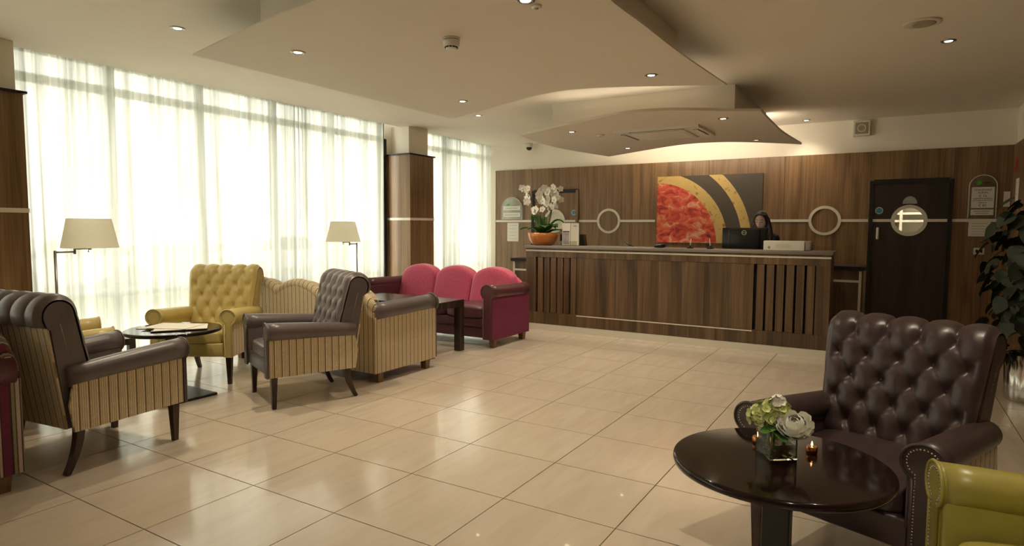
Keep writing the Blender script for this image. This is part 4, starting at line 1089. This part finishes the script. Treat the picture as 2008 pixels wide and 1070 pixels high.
# world-left of the vase is lime, right is the white rose (vase frame is rotated)
ca, sa = math.cos(math.radians(-37)), math.sin(math.radians(-37))
def lv(x, y, z): return (x*ca-y*sa, x*sa+y*ca, z)
o = hydrangea(lv(-.055,-.01,.155), .045, 34).build('hydrangea_bloom', M['petalg'], t)
o = hydrangea(lv(-.005,.02,.175), .045, 30).build('hydrangea_bloom', M['petalg'], t)
o = hydrangea(lv(.0,.0,.215), .016, 6).build('white_bud', M['petal'], t)
q = MB(); c_ = Vector(lv(.066,-.038,.152))
ax = Matrix.Rotation(math.radians(-37), 3, 'Z') @ Matrix.Rotation(math.radians(35), 3, 'X')
for lay in range(6):
    n = 3+lay; r_ = .011+.0098*lay
    for k in range(n):
        ph0 = 2*PI*k/n+lay*.7+rr.uniform(-.2,.2); span = PI/n*1.35; thm = .55+.24*lay
        V = []; F = []; A_, B_ = 6, 6; jit = rr.uniform(.93,1.1)
        for i_ in range(A_+1):
            u = i_/A_; th_ = PI-.35-(PI-.35-thm*.62)*u if lay < 3 else PI-.4-(PI-.4-thm*.95)*u
            for j_ in range(B_+1):
                e = -1+2*j_/B_; ph_ = ph0+span*e*math.sin(PI*(.18+.6*u))
                rad_ = r_*jit*(1+.16*u*u-.10*e*e*u+.03*math.sin(5*e+lay))
                V.append(tuple(c_+ax @ Vector((rad_*math.sin(th_)*math.cos(ph_), rad_*math.sin(th_)*math.sin(ph_), rad_*math.cos(th_)))))
        for i_ in range(A_):
            for j_ in range(B_): a_ = i_*(B_+1)+j_; F.append([a_, a_+1, a_+B_+2, a_+B_+1])
        q.add(V, F, True)
q.build('white_rose', M['petal'], t)
# copper cups with glowing tips, standing in for reflected orange glints
def glint_stand_in(x, y, label):
    t = empty('glint_cup', (x, y, vz), 0, label, 'glint stand-in')
    q = MB(); q.lathe([(.019,0),(.021,.004),(.021,.028),(.019,.030)], n=20); q.build('cup', plain('copper_glass', (.55,.22,.08), .15, metal=1), t)
    q = MB(); q.lathe([(.017,.024),(.017,.0285)], n=16); q.build('white_disc', M['petal'], t)
    q = MB(); q.lathe([(.001,.030),(.004,.036),(.002,.045),(.0005,.050)], n=8); q.build('glow_tip', emis('glint_glow', (1,.45,.12), 6), t)
glint_stand_in(-.440, 2.700, 'copper cup with glowing tip standing in for a glint, left behind the glass vase')
glint_stand_in(-.235, 2.690, 'copper cup with glowing tip standing in for a glint, right behind the glass vase')

# ------------------------------------------------------------------ tall plant by the side wall
rr = random.Random(9)
t = empty('potted_climber', (1.12, 7.02, 0), 0, 'tall dark leafy plant in a fluted steel planter at the right edge', 'plant')
q = MB(); q.lathe([(.19,0),(.195,.02),(.205,.41),(.195,.41),(.19,.36)], n=96, cap1=False, rf=lambda an: 1+.035*abs(math.sin(9*an))); q.build('planter', M['steel'], t)
q = MB(); q.lathe([(.192,.36),(.01,.37)], n=32); q.build('soil', M['soil'], t)
q = MB(); q.tube([(0,0,.3),(0,0,1.72)], .035, 8); q.build('moss_pole', plain('moss', (.03,.022,.012), .9), t)
q = MB(); n = 10; V = [(0,0,0)]; F = []
for k in range(n+1):
    s_ = k/n; w_ = .062*math.sin(PI*s_**.62)**.9; V += [(-w_, s_*.15-.018*math.sin(PI*s_*.9)*(1 if s_ < .3 else 0), -.02*s_*s_+.010), (0, s_*.15, -.02*s_*s_), (w_, s_*.15-.018*math.sin(PI*s_*.9)*(1 if s_ < .3 else 0), -.02*s_*s_+.010)]
for k in range(n):
    for e in (0,1): a_ = 1+3*k+e; F.append([a_, a_+1, a_+4, a_+3])
q.add(V, F, True); lm = q.mesh('leaf'); lm.materials.append(M['ivy'])
for k in range(270):
    z = .42+1.36*rr.random()**.9; an = rr.uniform(0, 2*PI)
    R = (.16+.24*math.sin(PI*min(1,(z-.25)/1.7))**.8)*rr.uniform(.45,1.0)
    o = link('leaf', lm, None, t, (R*math.cos(an), R*math.sin(an), z), (rr.uniform(-1.5,-.5), rr.uniform(-.4,.4), an-PI/2+rr.uniform(-.5,.5)))
    k_ = rr.uniform(.7,1.25); o.scale = (k_,k_,k_)

# ------------------------------------------------------------------ receptionist
def capsule(q, a, b_, ra, rb, n=14):
    A, B = Vector(a), Vector(b_); d = (B-A).normalized()
    q.soft(a, (ra,)*3, 5, 2); q.soft(b_, (rb,)*3, 5, 2)
    q.tube([A, (A+B)/2, B], [ra, (ra+rb)/2, rb], n)
def remesh(o, vx, sm=3):
    m = o.modifiers.new('skin_surface', 'REMESH'); m.mode = 'VOXEL'; m.voxel_size = vx; m.use_smooth_shade = True
    if sm: s_ = o.modifiers.new('smooth', 'SMOOTH'); s_.factor = .5; s_.iterations = sm
    return o
TILT = Matrix.Rotation(math.radians(17), 3, 'X') @ Matrix.Rotation(math.radians(-8), 3, 'Z')
HC = Vector((0, -.045, 1.612))
def hd(p): return tuple(HC+TILT @ Vector(p))
q = MB()
# legs, hips, torso
for s_ in (-1, 1):
    capsule(q, (.085*s_,0,.08), (.09*s_,-.01,.48), .042, .058); capsule(q, (.09*s_,-.01,.48), (.095*s_,0,.88), .058, .088)
    q.soft((.085*s_,-.06,.035), (.042,.12,.035), 5, 2.5)
    capsule(q, (.175*s_,0,1.37), (.215*s_,.02,1.10), .050, .038); capsule(q, (.215*s_,.02,1.10), (.13*s_,-.23,1.01), .038, .028)
    # hand on the keyboard: palm, four fingers, thumb
    q.soft((.12*s_,-.275,.995), (.036,.045,.014), 4, 2.4)
    for f in range(4):
        x = .12*s_+(f-1.5)*.018; l = (.060,.070,.066,.052)[f if s_ > 0 else 3-f]
        capsule(q, (x,-.31,.997), (x,-.31-l*.55,.993), .009, .0085); capsule(q, (x,-.31-l*.55,.993), (x,-.31-l,.975), .0085, .0075)
    capsule(q, (.12*s_-.03*s_,-.26,.99), (.12*s_-.052*s_,-.30,.982), .010, .009); capsule(q, (.12*s_-.052*s_,-.30,.982), (.12*s_-.05*s_,-.325,.978), .009, .008)
q.soft((0,0,.92), (.165,.11,.11), 6, 2.4); q.soft((0,.005,1.08), (.135,.095,.16), 6, 2.3); q.soft((0,0,1.27), (.165,.105,.15), 6, 2.3)
capsule(q, (-.15,.0,1.385), (.15,.0,1.385), .048, .048)
capsule(q, (0,.01,1.38), (0,-.02,1.54), .055, .048)
# head
hv = MB()
def headwarp(x, y, z):
    x_, y_, z_ = x, y, z
    # narrow jaw
    k = max(0, -z_/.118); x_ *= 1-.32*k**1.5; 
    if y_ < 0: y_ -= .012*max(0, -z_/.118)*math.exp(-(x_/.03)**2)
    f = max(0, -y_/.092)
    y_ -= f**3*(.024*math.exp(-(x_/.013)**2-((z_+.022)/.020)**2)+.010*math.exp(-(x_/.011)**2-((z_-.005)/.022)**2))   # nose
    y_ += f**3*.011*(math.exp(-((abs(x_)-.032)/.015)**2-((z_-.012)/.012)**2))                                          # eye sockets
    y_ -= f**3*.006*math.exp(-(x_/.022)**2-((z_+.058)/.009)**2)                                                          # lips
    y_ -= f**3*.006*math.exp(-((z_-.03)/.010)**2)*math.exp(-(x_/.05)**4)
    return hd((x_, y_, z_))
q.soft((0,0,0), (.074,.092,.118), 26, 2.05, headwarp)
for s_ in (-1, 1): q.soft(hd((.074*s_,.01,-.01)), (.010,.018,.030), 4, 2)
PX, PY = -1.535, 9.16
pe = q.build('person', M['skin'], None, (PX, PY, 0)); remesh(pe, .0075, 2)
tag(pe, 'dark-haired receptionist in black jacket looking down behind the monitor', 'person')
# jacket and trousers
q = MB()
for s_ in (-1, 1):
    capsule(q, (.175*s_,0,1.37), (.217*s_,.02,1.10), .062, .052); capsule(q, (.217*s_,.02,1.10), (.145*s_,-.19,1.018), .052, .042)
q.soft((0,0,.94), (.182,.128,.12), 6, 2.4); q.soft((0,.005,1.09), (.15,.112,.17), 6, 2.3); q.soft((0,.004,1.27), (.182,.120,.155), 6, 2.3)
capsule(q, (-.15,.004,1.385), (.15,.004,1.385), .060, .060)
capsule(q, (0,.02,1.38), (0,.01,1.445), .072, .060)
remesh(q.build('jacket', M['jacket'], pe), .010, 3)
q = MB()
for s_ in (-1, 1):
    capsule(q, (.085*s_,0,.10), (.09*s_,-.01,.48), .062, .072); capsule(q, (.09*s_,-.01,.48), (.095*s_,0,.88), .072, .10)
q.soft((0,0,.90), (.178,.122,.10), 6, 2.4)
remesh(q.build('trousers', M['jacket'], pe), .012, 3)
# hair
q = MB(); q.soft(hd((0,.020,.026)), (.086,.090,.110), 8, 2.1); q.soft(hd((0,.05,-.03)), (.082,.070,.11), 6, 2.1)
for s_ in (-1, 1):
    q.tube([hd((.050*s_,-.020,.100)), hd((.088*s_,.010,.03)), hd((.094*s_,.030,-.05)), (.115*s_,.0,1.46), (.128*s_,-.045,1.37), (.115*s_,-.085,1.29)], [.016,.022,.029,.036,.034,.016], 10)
    q.tube([hd((.004*s_,-.052,.113)), hd((.050*s_,-.050,.092)), hd((.084*s_,-.018,.04))], [.020,.016,.012], 8)
    q.tube([hd((.05*s_,.05,-.02)), (.06*s_,.05,1.47), (.07*s_,.06,1.34)], [.05,.055,.03], 10)
remesh(q.build('hair', M['hair'], pe), .0085, 2)
for s_ in (-1, 1):
    q = MB(); q.tube([hd((.018*s_,-.094,.034)), hd((.034*s_,-.092,.039)), hd((.050*s_,-.080,.033))], [.0028,.0034,.002], 6); q.build('eyebrow', M['hair'], pe)
    q = MB(); q.tube([hd((.020*s_,-.086,.006)), hd((.033*s_,-.0875,.002)), hd((.046*s_,-.078,.006))], [.0025,.0042,.0025], 6); q.build('eyelashes', M['hair'], pe)
q = MB(); q.soft(hd((0,-.1005,-.058)), (.021,.006,.0065), 5, 2.2); q.build('lips', M['lip'], pe)
